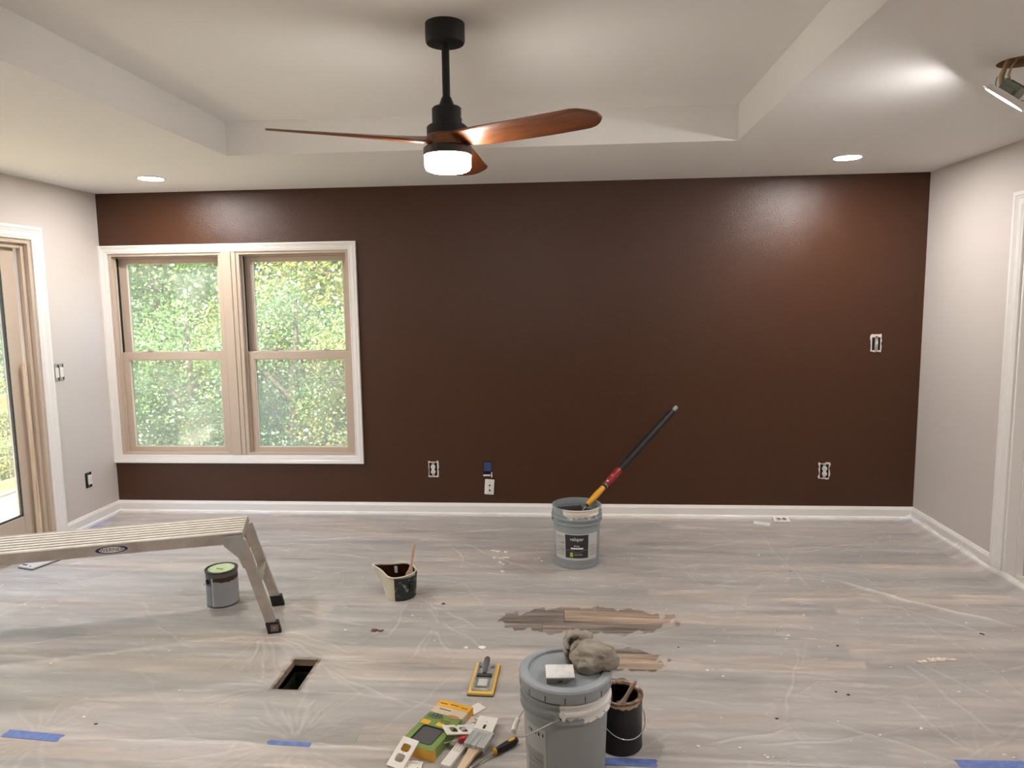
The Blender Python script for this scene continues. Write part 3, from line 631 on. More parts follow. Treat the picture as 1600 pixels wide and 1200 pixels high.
def film(name, label, x0, x1, y0, y1, stepx, stepy, base, fans, seed, holes=True, rise=True):
    nx, ny = int((x1-x0)/stepx), int((y1-y0)/stepy)
    xs = np.linspace(x0, x1, nx+1); ys = np.linspace(y0, y1, ny+1); X, Y = np.meshgrid(xs, ys)
    r_ = np.random.default_rng(seed)
    Z = .0010*(1+smooth_noise(X,Y,5,16,seed))*.5; Z = np.clip(Z, 0, None); fold = np.zeros_like(X)
    W = np.clip(smooth_noise(X,Y,28,75,seed+1)-.9, 0, 1); Z += W*.0025; fold += W*.25
    segs = [(s, .0032 if i != 15 else .008, .0062 if i != 15 else .014) for i, s in enumerate(CREASE)]
    for i in range(150):
        cx, cy = r_.uniform(x0,x1), r_.uniform(y0,y1); L = r_.gamma(2,.14); a = r_.normal()*.55 if r_.random() < .7 else r_.uniform(0,PI)
        segs.append(((cx-L*math.cos(a),cy-L*math.sin(a),cx+L*math.cos(a),cy+L*math.sin(a)), r_.uniform(.0008,.0024), r_.uniform(.0038,.0065)))
    for fx, fy, k, Lf, a0, a1 in fans:
        for i in range(k):
            a = a0+(a1-a0)*(i+r_.uniform(-.3,.3))/k; L = Lf*r_.uniform(.5,1.1); q = r_.uniform(.02,.05)
            segs.append(((fx+q*math.cos(a),fy+q*math.sin(a),fx+L*math.cos(a),fy+L*math.sin(a)), r_.uniform(.0008,.0030), r_.uniform(.0038,.0065)))
    for (ax,ay,bx,by), hh, ww in segs:
        m_ = (X > min(ax,bx)-.06) & (X < max(ax,bx)+.06) & (Y > min(ay,by)-.06) & (Y < max(ay,by)+.06)
        if not m_.any(): continue
        xx, yy = X[m_], Y[m_]; dx, dy = bx-ax, by-ay; L2 = dx*dx+dy*dy+1e-9; L = L2**.5
        tt = ((xx-ax)*dx+(yy-ay)*dy)/L2; wob = .016*np.sin(tt*L*7+ax*31)+.005*np.sin(tt*L*27+ay*17)
        d = ((xx-ax)*dy-(yy-ay)*dx)/L+wob; win = np.clip(np.minimum(tt, 1-tt)*6, 0, 1)
        g_ = np.exp(-(d/ww)**2)*win; Z[m_] += hh*g_; fold[m_] += g_*hh/.005*.6
    for rx, ry, rr in REST:
        k_ = np.clip((np.hypot(X-rx, Y-ry)-rr)/.04, 0, 1); Z = np.minimum(Z, .0002+.03*k_)
    if rise:                                                    # film lapping up the skirting
        Z += .05*np.clip((X-(XR-.13))/.10,0,1)**1.5*(1+.25*np.sin(Y*13)) + .016*np.clip((Y-(D-.10))/.075,0,1)**2*(1+.5*np.sin(X*7.3)+.3*np.sin(X*19))
    Z += base; FILMS.append((xs, ys, Z, holes))
    V = np.stack([X,Y,Z],-1).reshape(-1,3)
    I = np.arange((nx+1)*(ny+1)).reshape(ny+1,nx+1); Q = np.stack([I[:-1,:-1],I[:-1,1:],I[1:,1:],I[1:,:-1]],-1).reshape(-1,4)
    if holes:
        Xc = (X[:-1,:-1]+X[1:,1:]).ravel()/2; Yc = (Y[:-1,:-1]+Y[1:,1:]).ravel()/2
        keep = ~tear_mask(Xc,Yc) & ~((Xc > HX0-.012) & (Xc < HX1+.018) & (Yc > HY0-.014) & (Yc < HY1+.012)); Q = Q[keep]
    me = bpy.data.meshes.new(name); me.vertices.add(len(V)); me.vertices.foreach_set('co', V.ravel().astype('f'))
    n = len(Q); me.loops.add(4*n); me.loops.foreach_set('vertex_index', Q.ravel().astype('i'))
    me.polygons.add(n); me.polygons.foreach_set('loop_start', np.arange(0,4*n,4,dtype='i')); me.polygons.foreach_set('use_smooth', np.ones(n,dtype=bool)); me.update(calc_edges=True)
    at = me.attributes.new('fold','FLOAT','POINT'); at.data.foreach_set('value', np.clip(fold,0,1).ravel().astype('f'))
    me.materials.append(film_m); o = bpy.data.objects.new(name, me); COL.objects.link(o)
    return tag(o, label, 'plastic sheet')
film('plastic_sheet', 'wrinkled translucent plastic sheet covering the plank floor up to the walls', XL+.035, XR-.034, 2.352, D-.034, .0072, .0062, .0012,
     [(-1.45,3.21,9,.45,-2.2,.6),(-1.57,3.53,6,.4,-.6,1.6),(-1.02,2.37,16,.42,.25,2.9),(-2.0,2.37,7,.3,.3,2.8),(.21,2.37,7,.3,.3,2.8),(-1.14,2.98,7,.5,-.7,.9),(-1.24,2.73,5,.3,2.6,4.4),(-.65,3.33,7,.35,0,6.28),(-.9,3.66,6,.4,-.5,3.0),(1.4,2.4,4,.4,.6,2.0),(2.2,4.9,7,.5,2.4,4.6)], 4)
film('plastic_sheet', 'second plastic sheet taped along the first one towards the photographer', XL+.035, XR-.034, 0.98, 2.368, .014, .0095, .0003,
     [(-1.02,2.36,14,.4,-2.9,-.2),(-2.0,2.36,8,.35,-2.8,-.3),(1.4,2.38,4,.4,-2.4,-.6)], 8, holes=False, rise=False)

tape_m = mat('blue_painters_tape', (92,114,180), 0.6, var=((118,138,196), 40, .3, .7), bump=(120,.3,.002))
def tape(x0, y0, x1, y1, w, label, zz=.0045, seed=0):
    rr = random.Random(seed); L = math.hypot(x1-x0, y1-y0); a = math.atan2(y1-y0, x1-x0); P = []
    for i in range(6): P.append((rr.uniform(-.004,.004), w/2-w*i/5))
    for i in range(6): P.append((L+rr.uniform(-.004,.004), -w/2+w*i/5))
    me = shape(P, [], .0008)
    return tag(MB().mesh(me, 0, RZ(a, (x0,y0,zz))).build('tape_strip', tape_m), label, 'tape')
tape(-2.135, 2.375, -1.897, 2.356, .044, 'torn blue tape strip on the sheet seam, crumpled end piece', .0012, 1)
tape(-1.108, 2.377, -.943, 2.370, .026, 'thin blue tape strip gathering the sheet in front of the floor vent', .0012, 2)
tape(.125, 2.338, .303, 2.338, .042, 'blue tape strip at the foot of the black paint can', .0012, 3)
tape(1.335, 2.395, 1.565, 2.402, .040, 'blue tape strip alone on the bare right end of the seam', .0012, 4)
tape(2.31, 5.146, 2.45, 5.140, .030, 'blue tape strip in the floor corner near the white door', .0002, 5)
tape(-2.385, 5.158, -2.265, 5.160, .024, 'short blue tape strip by the baseboard under the window', .0002, 6)
tape(XL+.05, 4.72, XL+.07, 5.05, .060, 'blue tape strip on the floor along the beige wall by the glass door', .0002, 7)

# ------------------------------------------------------------------ aluminium work platform
A = Vector((-1.571, 3.217, 0)); TH_P = .341; WP, HP, LP = .290, .513, 1.22
pf = thing('work_platform', 'dusty aluminium folding work platform standing over the paint can', 'work platform', (A.x, A.y, .0012), TH_P)
# local: x along the deck (0 at the visible end, deck towards -x), y across (0 near side .. WP far side)
bracket_m = mat('bracket_grey', (178,176,172), .5, .45)
deck_m = mat('aluminium_deck', (214,206,196), 0.55, 0.25, var=((200,190,178), 10, .4, .65, (2,2,2)))
for i in range(7):
    w = WP-.012; y0 = .006+w*i/7; MB().box(-LP, -.004, y0+.0065, y0+w/7-.0065, HP-.020, HP, 0).build('deck_rib', deck_m, pf, bevel=.002)
MB().box(-LP, -.004, .004, WP-.004, HP-.024, HP-.0014).build('deck_plate', mat('deck_groove', (70,58,48), .7, .2), pf)
for y0, y1 in ((-.002,.006),(WP-.006,WP+.002)):
    rr = MB().box(-LP, 0, y0, y1, HP-.052, HP); rr.box(-LP, 0, min(y0,y1)+(.0 if y0 < .1 else -.014), max(y0,y1)+(.014 if y0 < .1 else 0), HP-.052, HP-.048)
    rl_ = rr.build('side_rail', alu_m, pf, bevel=.0015)
    for fx in (.15,.42,.66,.9):
        MB().lathe([(0,0),(.004,0),(.003,.002),(0,.0025)], 10, 0, Matrix.Translation((-LP*fx, y0 if y0 < .1 else y1, HP-.03)) @ Matrix.Rotation(PI/2 if y0 < .1 else -PI/2,4,'X')).build('rivet', galv_m, rl_)
MB().box(-.004, .004, -.002, WP+.002, HP-.045, HP).build('end_cap', alu_m, pf, bevel=.0015)
def leg(sx, yn):
    """sx=0 visible end, 1 hidden end; yn 0 near, 1 far"""
    s = 1 if sx == 0 else -1; x0 = 0 if sx == 0 else -LP; y = -.012 if yn == 0 else WP-.016; out = -1 if yn == 0 else 1
    top = Vector((x0-s*.006, y, HP-.018)); bot = Vector((x0+s*.118, y+out*.022, .035)); wx = .052
    def ring(c, w): return [(c.x-w/2, c.y, c.z), (c.x+w/2, c.y, c.z), (c.x+w/2, c.y+.028, c.z), (c.x-w/2, c.y+.028, c.z)]
    lg = MB().loft([ring(bot, wx*.9), ring(top-Vector((0,0,.02)), wx)]).build('leg', alu_m, pf, bevel=.003)
    f = Vector((bot.x+s*.012, bot.y, 0))
    MB().loft([[(f.x-.032,f.y-.004,0),(f.x+.032,f.y-.004,0),(f.x+.032,f.y+.032,0),(f.x-.032,f.y+.032,0)], [(bot.x-.031,bot.y-.004,.058),(bot.x+.031,bot.y-.004,.058),(bot.x+.031,bot.y+.032,.058),(bot.x-.031,bot.y+.032,.058)]]).build('rubber_foot', black_m, lg, bevel=.003)
    fy = f.y-.004 if yn == 0 else f.y+.032
    fp = MB().box(f.x-.018, f.x+.018, fy-.0015, fy+.0015, .012, .046).build('foot_plate', mat('foot_grey', (120,104,92), .6), lg)
    MB().lathe([(0,0),(.005,0),(.004,.003),(0,.003)], 10, 0, Matrix.Translation((f.x, fy-.0015 if yn == 0 else fy+.0015, .030)) @ Matrix.Rotation(PI/2 if yn == 0 else -PI/2,4,'X')).build('foot_bolt', steel_m, lg)
    # hinge bracket
    P = [(x0-s*.085,HP-.014),(x0-s*.002,HP-.008),(x0+s*.030,HP-.10),(x0+s*.056,HP-.168),(x0+s*.000,HP-.176),(x0-s*.020,HP-.120),(x0-s*.080,HP-.058)]
    if s < 0: P = P[::-1]
    yb = -.0145 if yn == 0 else WP+.0125
    bk = MB().mesh(shape(P, [], .003), 0, Matrix.Translation((0, yb+.003 if yn == 0 else yb+.003, 0)) @ STAND).build('hinge_bracket', bracket_m, pf)
    yy = yb if yn == 0 else yb+.003
    MB().lathe([(0,0),(.016,0),(.016,.003),(.009,.003),(.009,.006),(0,.007)], 20, 0, Matrix.Translation((x0-s*.062, yy, HP-.034)) @ Matrix.Rotation(PI/2 if yn == 0 else -PI/2,4,'X')).build('pivot_bolt', galv_m, bk, smooth=40)
for sx in (0,1):
    for yn in (0,1): leg(sx, yn)
    s = 1 if sx == 0 else -1; x0 = 0 if sx == 0 else -LP; cx = x0+s*.060
    MB().box(cx-.020, cx+.020, .004, WP-.004, .245, .262).build('leg_step', alu_m, pf, bevel=.003)
    for yy, dy in ((.02,.055),(WP-.02,-.055)):
        MB().tube([(cx+s*.024,yy,.15),(cx,yy+dy,.248)], .008, 6).build('diagonal_brace', alu_m, pf)
# oval maker's badge on the near rail
bx = -.565; nav = mat('badge_blue', (34,40,104), .4); wht = mat('badge_white', (228,222,214), .5)
bd = MB().mesh(shape(oval(.068,.0175,36), [], .0010), 0, Matrix.Translation((bx,-.0018,HP-.026)) @ STAND).build('oval_badge', nav, pf)
MB().mesh(shape(oval(.053,.0140,36), [], .0005), 0, Matrix.Translation((bx,-.0028,HP-.026)) @ STAND).build('badge_field', wht, bd)
MB().mesh(text('WERNER', .0235, .0005, 1.08), 0, Matrix.Translation((bx,-.0033,HP-.026)) @ STAND).build('badge_lettering', mat('badge_text', (62,52,48), .5), bd)

# ------------------------------------------------------------------ metal gallon can with green lid
def paint_mask_mat(name, base, paint, rough, metal, zlo, soft, az, spread, nscale=30, thresh=.5):
    """paint smeared on an area of the surface: height zlo, around azimuth az"""
    M = mat(name, base, rough, metal); n = M.node_tree.nodes; l = M.node_tree.links; b = n['Principled BSDF']
    tc = n.new('ShaderNodeTexCoord'); sp = n.new('ShaderNodeSeparateXYZ'); l.new(tc.outputs['Object'], sp.inputs[0])
    dt = n.new('ShaderNodeVectorMath'); dt.operation = 'DOT_PRODUCT'; nm = n.new('ShaderNodeVectorMath'); nm.operation = 'NORMALIZE'
    fl_ = n.new('ShaderNodeVectorMath'); fl_.operation = 'MULTIPLY'; fl_.inputs[1].default_value = (1,1,0); l.new(tc.outputs['Object'], fl_.inputs[0]); l.new(fl_.outputs[0], nm.inputs[0])
    l.new(nm.outputs[0], dt.inputs[0]); dt.inputs[1].default_value = (math.cos(az), math.sin(az), 0)
    r1 = n.new('ShaderNodeMapRange'); r1.inputs['From Min'].default_value = spread-.25; r1.inputs['From Max'].default_value = spread+.25; l.new(dt.outputs['Value'], r1.inputs['Value'])
    r2 = n.new('ShaderNodeMapRange'); r2.inputs['From Min'].default_value = zlo-soft; r2.inputs['From Max'].default_value = zlo+soft; l.new(sp.outputs[2], r2.inputs['Value'])
    mp = n.new('ShaderNodeMapping'); mp.inputs['Scale'].default_value = (1,1,.28); l.new(tc.outputs['Object'], mp.inputs[0])
    t = n.new('ShaderNodeTexNoise'); t.inputs['Scale'].default_value = nscale; t.inputs['Detail'].default_value = 4; l.new(mp.outputs[0], t.inputs['Vector'])
    a = n.new('ShaderNodeMath'); a.operation = 'MULTIPLY'; l.new(r1.outputs[0], a.inputs[0]); l.new(r2.outputs[0], a.inputs[1])
    c = n.new('ShaderNodeMath'); c.operation = 'ADD'; l.new(a.outputs[0], c.inputs[0]); l.new(t.outputs['Fac'], c.inputs[1])
    s_ = n.new('ShaderNodeMapRange'); s_.inputs['From Min'].default_value = 1+thresh-.52; s_.inputs['From Max'].default_value = 1+thresh-.47; l.new(c.outputs[0], s_.inputs['Value'])
    mx = n.new('ShaderNodeMix'); mx.data_type = 'RGBA'; l.new(s_.outputs[0], mx.inputs[0]); mx.inputs[6].default_value = lin(base); mx.inputs[7].default_value = lin(paint)
    l.new(mx.outputs[2], b.inputs['Base Color'])
    if metal:
        iv = n.new('ShaderNodeMath'); iv.operation = 'MULTIPLY_ADD'; iv.inputs[1].default_value = -metal; iv.inputs[2].default_value = metal; l.new(s_.outputs[0], iv.inputs[0]); l.new(iv.outputs[0], b.inputs['Metallic'])
    return M
BROWN = (66,38,26)
pc = thing('paint_can', 'grey-labelled gallon paint can with pale green lid and brown drips', 'paint can', (-1.868, 3.570, .0012))
MB().lathe([(0,0),(.080,0),(.083,.003),(.083,.006),(.0815,.008),(.0815,.182),(.0835,.184),(.0835,.188)], 48, cap=False).build('can_body', mat('can_steel', (108,112,112), .4, .75), pc, smooth=40)
lab_m = paint_mask_mat('grey_label', (164,166,170), BROWN, .5, 0, .150, .020, math.radians(312), .45, 22, .30)
lb = MB().lathe([(.0822,.010),(.0822,.165)], 60, 0, None, math.radians(262), math.radians(590), cap=False).build('label', lab_m, pc, smooth=40)
MB().lathe([(.0826,.010),(.0826,.165)], 4, 0, None, math.radians(258), math.radians(263), cap=False).build('label_edge', mat('label_edge_white', (214,214,214), .5), lb)
MB().lathe([(.0826,.012),(.0826,.120)], 20, 0, None, math.radians(222), math.radians(257), cap=False).build('label_side', mat('label_side_grey', (146,150,152), .5), lb)
rimb = paint_mask_mat('can_rim', (70,66,58), BROWN, .35, .6, .17, .03, math.radians(300), -.3, 30, .30)
MB().lathe([(.064,.184),(.066,.190),(.075,.189),(.079,.186),(.0835,.188),(.0855,.191),(.0845,.195),(.081,.194),(.078,.189),(.070,.193),(.064,.193)], 48, cap=False).build('rim', rimb, pc, smooth=60)
MB().lathe([(0,.1905),(.050,.1905),(.060,.191),(.067,.194),(.069,.190)], 48, cap=False).build('lid', mat('lid_green', (206,222,172), .4, var=((184,204,150), 18, .4, .7)), pc, smooth=60)
MB().box(-.026, .022, -.012, -.004, .1908, .1915, 0, RZ(-.3)).build('lid_smudge', mat('smudge_dark', (92,104,70), .5), pc)
aE = math.radians(238); ce_, se_ = math.cos(aE), math.sin(aE)
for sgn in (1,-1):
    Tn = Matrix.Translation((sgn*ce_*.0815, sgn*se_*.0815, .142)) @ Vector((sgn*ce_, sgn*se_, 0)).to_track_quat('Z','Y').to_matrix().to_4x4()
    MB().lathe([(0,0),(.014,0),(.013,.005),(.008,.007),(0,.007)], 20, 0, Tn).build('bail_ear', dark_m, pc, smooth=50)
pts = []
for i in range(25):
    t_ = PI*i/24; e_ = Vector((ce_,se_,0)); l_ = Vector((se_,-ce_,0)); q = e_*math.cos(t_)*.090+l_*math.sin(t_)*.098; q.z = .142-.055*math.sin(t_); pts.append(q)
MB().tube(pts, .0016, 6).build('bail_handle', steel_m, pc, smooth=60)

# ------------------------------------------------------------------ hand-held cut bucket with brush
cb = thing('cutting_pail', 'small cream cutting pail with black grip and dark brown paint inside', 'paint pail', (-.925, 3.708, .0012), math.radians(-12))
cream_m = mat('cream_plastic', (216,208,184), .45); 
def pail_ring(zf, out=1.0, n=48, top=False, inset=0):
    ring = []
    for i in range(n):
        a = 2*PI*i/n; c, s = math.cos(a), math.sin(a)
        r0 = (.078+.010*zf)-inset; spout = max(0, -c)**6*(.075*zf**1.1); x = c*(r0+spout)*1.0; y = s*r0*(1-.25*max(0,-c)**3*zf)
        zt = .150*zf
        if zf >= .999: zt = .145+.016*max(0,-c)**3+.010*max(0,s)**3-.014*max(0,-s)**3-.006*max(0,c)**2
        ring.append((x, y, zt))
    return ring
zs = (0,.02,.1,.25,.45,.65,.85,1.0)
outer = [pail_ring(q) for q in zs]; inner = [pail_ring(q, inset=.004) for q in reversed(zs[3:])]
pb = MB().loft(outer+[pail_ring(1.0, inset=.004)]+inner[1:], cap=False); n0 = 48
pb.add(outer[0], [tuple(reversed(range(48)))])
pb.build('pail_body', cream_m, cb, smooth=50)
brim = MB(); ring = [Vector(q) for q in pail_ring(1.0)]; brim.tube(ring+[ring[0]], .004, 8, cap=False); brim.build('rim', cream_m, cb, smooth=60)
liner_m = mat('wet_brown_paint', (52,26,18), .22, var=((40,20,14), 20, .3, .7))
lr = [[(x*.985,y*.985,z_) for x,y,z_ in pail_ring(q, inset=.0055)] for q in (.45,.6,.75)]+[[(x*.985,y*.985,z_*.965) for x,y,z_ in pail_ring(1.0, inset=.0055)]]
MB().loft(lr, cap=False).build('paint_coat', liner_m, cb, smooth=60)
fillr = pail_ring(.46, inset=.005); MB().add([(x,y,.150*.46) for x,y,_ in fillr]+[(0,0,.150*.46)], [(i,(i+1) % 48,48) for i in range(48)]).build('paint', mat('wet_paint_pool', (48,26,18), .1), cb)
grip_m = mat('black_rubber_grip', (30,36,35), .5, var=((130,136,132), 26, .60, .68))
gr = []
for q in (.0,.06,.3,.55,.75,.84):
    row = []
    for i in range(17):
        a = math.radians(-84+ (150)*i/16); r0 = .078+.010*q; k = .006+(.004*math.sin(i*1.35)**2); c, s = math.cos(a), math.sin(a)
        row.append(((r0+k)*c, (r0+k)*s, .002+.150*q))
    gr.append(row)
MB().loft(gr, cap=False, closed=False).build('grip_strap', grip_m, cb, smooth=60)
MB().box(.080, .102, -.050, -.020, .045, .098, 0).build('strap_buckle', grip_m, cb, bevel=.006)
MB().box(-.055, -.035, .060, .066, .100, .140, 0, Matrix.Rotation(.1,4,'Z')).build('brush_magnet', mat('grey_magnet', (190,188,180), .4), cb, bevel=.003)
def brush(name, label, base, tip, wdir, L, wh, mats_, bw):
    """handle from base (ferrule end) to tip"""
    b, t_ = Vector(base), Vector(tip); d = (t_-b).normalized(); w = Vector(wdir); w = (w-d*w.dot(d)).normalized(); k = d.cross(w)
    o = thing(name, label, 'paint brush', b); L = (t_-b).length; rings = []
    for s, a, e in ((0,wh,.009),(.06,wh*.96,.010),(.16,wh*.62,.010),(.28,wh*.36,.009),(.45,wh*.30,.008),(.65,wh*.34,.008),(.85,wh*.38,.007),(.96,wh*.30,.006),(1.0,wh*.16,.003)):
        rings.append([d*s*L+w*a*math.cos(2*PI*i/14)+k*e*math.sin(2*PI*i/14) for i in range(14)])
    MB().loft(rings).build('handle', mats_[0], o, smooth=60)
    fr_ = [[-d*s+w*wh*1.04*cx+k*.011*cy for cx, cy in ((-1,-1),(1,-1),(1,1),(-1,1))] for s in (-.006,.045)]
    MB().loft(fr_).build('ferrule', steel_m, o, bevel=.002)
    br = [[-d*s+w*wh*1.0*cx*f+k*.009*cy*g_ for cx, cy in ((-1,-1),(1,-1),(1,1),(-1,1))] for s, f, g_ in ((.044,1,1),(.075,1.03,.9),(bw,.98,.3))]
    MB().loft(br).build('bristles', mats_[1], o); return o
woodh = mat('worn_wood_handle', (196,160,134), .55, var=((150,112,92), 25, .5, .72))
bristle_dark = mat('bristles_brown', (58,34,24), .6)
brush('paint_brush', 'wooden-handled paint brush standing in the cutting pail', (-.868, 3.700, .118), (-.840, 3.722, .292), (1,.2,0), .2, .022, (woodh, bristle_dark), .085)

# ------------------------------------------------------------------ five-gallon pails
grey_pail = (148,155,157)
def pail(name, label, loc, body_m, ear_az, closed):
    o = thing(name, label, 'bucket', loc); h = .368
    prof = [(0,0),(.127,0),(.130,.004),(.131,.010)]
    prof += [(.1405,.268),(.1405,.270),(.1515,.271),(.1515,.277),(.1430,.279),(.1430,.300),(.1540,.301),(.1540,.309),(.1440,.311),(.1440,.328),(.1510,.329),(.1510,.334),(.1445,.336),(.1450,.358),(.1495,.360),(.1495,h-.001),(.1470,h),(.1430,h-.001),(.1420,.34),(.1280,.02)]
    if not closed: prof += [(.127,.012),(0,.012)]
    MB().lathe(prof, 64, cap=not True).build('pail_body', body_m, o, smooth=35)
    for sgn in (1,-1):
        c, s = sgn*math.cos(ear_az), sgn*math.sin(ear_az)
        Te = Matrix(((-s,0,c,c*.1405),(c,0,s,s*.1405),(0,1,0,.292),(0,0,0,1)))
        ear = MB().mesh(shape(rrect(.032,.040,.004), [], .0125), 0, Te).build('bail_ear', body_m, o)
        MB().lathe([(0,.0126),(.0045,.0126),(.0045,.0132),(0,.0132)], 12, 0, Te).build('ear_hole', dark_m, ear)
    return o
def bail(o, ear_az, side, drop, reach, zc=.292, grip=True, gm=None):
    e_ = Vector((math.cos(ear_az), math.sin(ear_az), 0)); l_ = Vector((math.cos(side), math.sin(side), 0)); pts = []
    for i in range(41):
        t_ = PI*i/40; q = e_*math.cos(t_)*.153+l_*math.sin(t_)**.75*reach; q.z = zc-drop*math.sin(t_)**.9; pts.append(q)
    b_ = MB().tube(pts, .0024, 8).build('bail_handle', steel_m, o, smooth=60)
    if grip: MB().tube(pts[17:24], .0095, 12).build('grip', gm or ivory_m, b_, smooth=60)
def wrap(o, name, me, r, az, zc, m_, parent):
    for v in me.vertices:
        a = az+v.co.x/r; rr = r+v.co.z; zz = zc+v.co.y; k = .0
        v.co = (rr*math.cos(a), rr*math.sin(a), zz)
    return MB().mesh(me).build(name, m_, parent, fix=False)
def cone_patch(a0, a1, z0, z1, off, n=24):
    r_ = lambda q: .131+(.1405-.131)*(q-.010)/.258+off
    return MB().lathe([(r_(z0),z0),(r_(z1),z1)], n, 0, None, a0, a1, cap=False)
FAR = (0.052, 4.250, .0012)
fb_m = paint_mask_mat('far_pail_plastic', grey_pail, (226,222,214), .42, 0, .30, .04, math.radians(285), .55, 60, .72)
fb = pail('open_paint_bucket', 'open grey five-gallon primer bucket with printed label holding the roller', FAR, fb_m, math.radians(0), False)
fac = math.radians(270)-math.atan2(.052,4.25)
lb = cone_patch(fac-1.15, fac+1.05, .058, .222, .0008, 40).build('label', mat('label_pale', (198,198,194), .5), fb, smooth=60)
cone_patch(fac-.52, fac+.52, .072, .216, .0014, 20).build('label_panel', mat('label_charcoal', (48,48,52), .45), lb, smooth=60)
cone_patch(fac-1.10, fac-.56, .080, .205, .0012, 16).build('label_print', mat('label_print_grey', (182,181,176), .5, var=((140,138,134), 60, .5, .6, (.2,.2,4))), lb, smooth=60)
cone_patch(fac+.58, fac+1.0, .080, .150, .0012, 12).build('label_print', mat('label_print_side', (186,186,182), .5, var=((150,150,146), 60, .5, .6, (.2,.2,4))), lb, smooth=60)
tw = mat('label_text_white', (232,232,232), .5)
wrap(fb, 'label_lettering', text('valspar', .030, .0004), .1402, fac, .190, tw, lb)
wrap(fb, 'label_lettering', text('PVA', .016, .0004, 1.2), .1389, fac, .147, tw, lb)
cone_patch(fac-.26, fac+.28, .128, .138, .0020, 12).build('label_bar', tw, lb)
cone_patch(fac-.30, fac-.17, .080, .108, .0020, 6).build('label_mark', mat('label_lime', (168,190,70), .5), lb)
cone_patch(fac-.13, fac+.25, .091, .098, .0020, 8).build('label_line', mat('label_grey_line', (130,130,130), .5), lb)
wave = [(-.070+.0093*i, .008*math.sin(i*.6)) for i in range(16)]
wrap(fb, 'label_wave', shape([(x,y) for x,y in wave]+[(x,y-.0015) for x,y in reversed(wave)], [], .0004), .1382, fac, .116, mat('label_wave_grey', (150,150,152), .5), lb)
MB().lathe([(.1515,.337),(.1500,.357)], 16, 0, None, fac-.45, fac+.55, cap=False).build('tape_band', mat('cream_band', (222,212,194), .5), fb, smooth=60)
bail(fb, 0, math.radians(90), .11, .170, grip=False)
MB().lathe([(.1330,.030),(.1405,.335)], 48, cap=False).build('paint_residue', mat('dry_grey_paint', (138,144,148), .6), fb, smooth=60)
MB().lathe([(0,.305),(.1385,.305)], 40, cap=False).build('paint_tray_fill', mat('brown_paint_mass', (44,24,16), .25, bump=(30,.6,.02)), fb)

pole = thing('paint_roller', 'paint roller on a black extension pole leaning in the far bucket', 'paint roller', (FAR[0], FAR[1], .30))
Pb, Pt = Vector((.0582, 4.2502, .2968)), Vector((.7352, 4.850, .8746)); O = Vector(pole.location)
def at(s): return Pb.lerp(Pt, s)-O
def seg(name, s0, s1, r0, r1, m_, n=14, mid=None):
    pts = [at(s0), at(s0+(s1-s0)*.04), at((s0+s1)/2), at(s1-(s1-s0)*.04), at(s1)]; k = mid or (r0+r1)/2
    return MB().tube(pts, [r0*.8, r0, k, r1, r1*.8], n).build(name, m_, pole, smooth=50)
yel = mat('yellow_plastic', (226,166,40), .4); red = mat('red_plastic', (150,28,30), .4, var=((206,196,190), 34, .62, .66))
seg('handle_core', .078, .28, .012, .014, black_m); 
hd = seg('yellow_handle', .088, .245, .016, .017, yel, mid=.0195)
seg('collar', .240, .262, .019, .019, black_m); seg('collar_ring', .255, .260, .0205, .0205, steel_m)
seg('red_grip', .258, .40, .019, .022, red, mid=.024)
seg('extension_pole', .395, .96, .0225, .0220, mat('black_foam_grip', (15,15,16), .6, var=((150,146,142), 40, .70, .74)), mid=.0245)
seg('pole_tip', .955, 1.0, .014, .016, mat('grey_pole_tip', (128,136,126), .5))
MB().tube([at(.10), at(.07), at(.045), Vector((.036,.010,.030)), Vector((-.040,-.015,.030)), Vector((-.060,-.022,.030))], .004, 8).build('wire_frame', steel_m, pole, smooth=60)
rc = MB(); ax = Matrix.Translation((-.040,-.015,.031)) @ Matrix.Rotation(math.radians(20),4,'Z') @ Matrix.Rotation(PI/2,4,'Y')
rc.lathe([(0,-.072),(.024,-.072)]+[(.026+.003*math.sin(i*2.1), -.072+.144*i/20) for i in range(21)]+[(0,.072)], 20, 0, ax)
rc.build('roller_sleeve', mat('wet_brown_nap', (40,22,16), .45, bump=(160,1.0,.01)), pole, smooth=60)

NEAR = (-.012, 2.262, .0012)
nb_m = paint_mask_mat('near_pail_plastic', (150,154,155), (236,233,230), .42, 0, .285, .035, math.radians(322), .55, 26, .36)
nb = pail('lidded_bucket', 'grey five-gallon bucket with closed lid carrying a sponge and rag', NEAR, nb_m, math.radians(264), True)
lid = MB().lathe([(0,.3745),(.118,.3745),(.121,.3755),(.124,.3835),(.128,.3855),(.140,.3850),(.150,.3820),(.1545,.376),(.1550,.345),(.1535,.342),(.1525,.345),(.1520,.366),(.0,.366)], 64).build('lid', mat('grey_lid', (150,157,162), .45, var=((162,168,172), 7, .4, .7)), nb, smooth=35)
for a in range(0, 360, 24):
    c, s = math.cos(math.radians(a+6)), math.sin(math.radians(a+6)); Tn = Matrix(((-s,0,c,c*.1540),(c,0,s,s*.1540),(0,1,0,.354),(0,0,0,1)))
    MB().box(-.0012,.0012,-.010,.010,.0,.0013,0,Tn).build('pull_slot', dark_m, lid)
bail(nb, math.radians(264), math.radians(180), .125, .172)
lb = cone_patch(math.radians(198), math.radians(243), .02, .235, .0008, 16).build('label', mat('label_pale_near', (176,178,176), .5), nb, smooth=60)
cone_patch(math.radians(206), math.radians(239), .03, .15, .0012, 12).build('label_print', mat('label_print_near', (150,152,150), .5, var=((120,122,120), 60, .5, .6, (.2,.2,4))), lb, smooth=60)
for i, a in enumerate((212,217,226,231,238)): cone_patch(math.radians(a), math.radians(a+(2.4 if i % 2 else 1.6)), .208, .220, .0016, 3).build('label_mark', dark_m, lb)

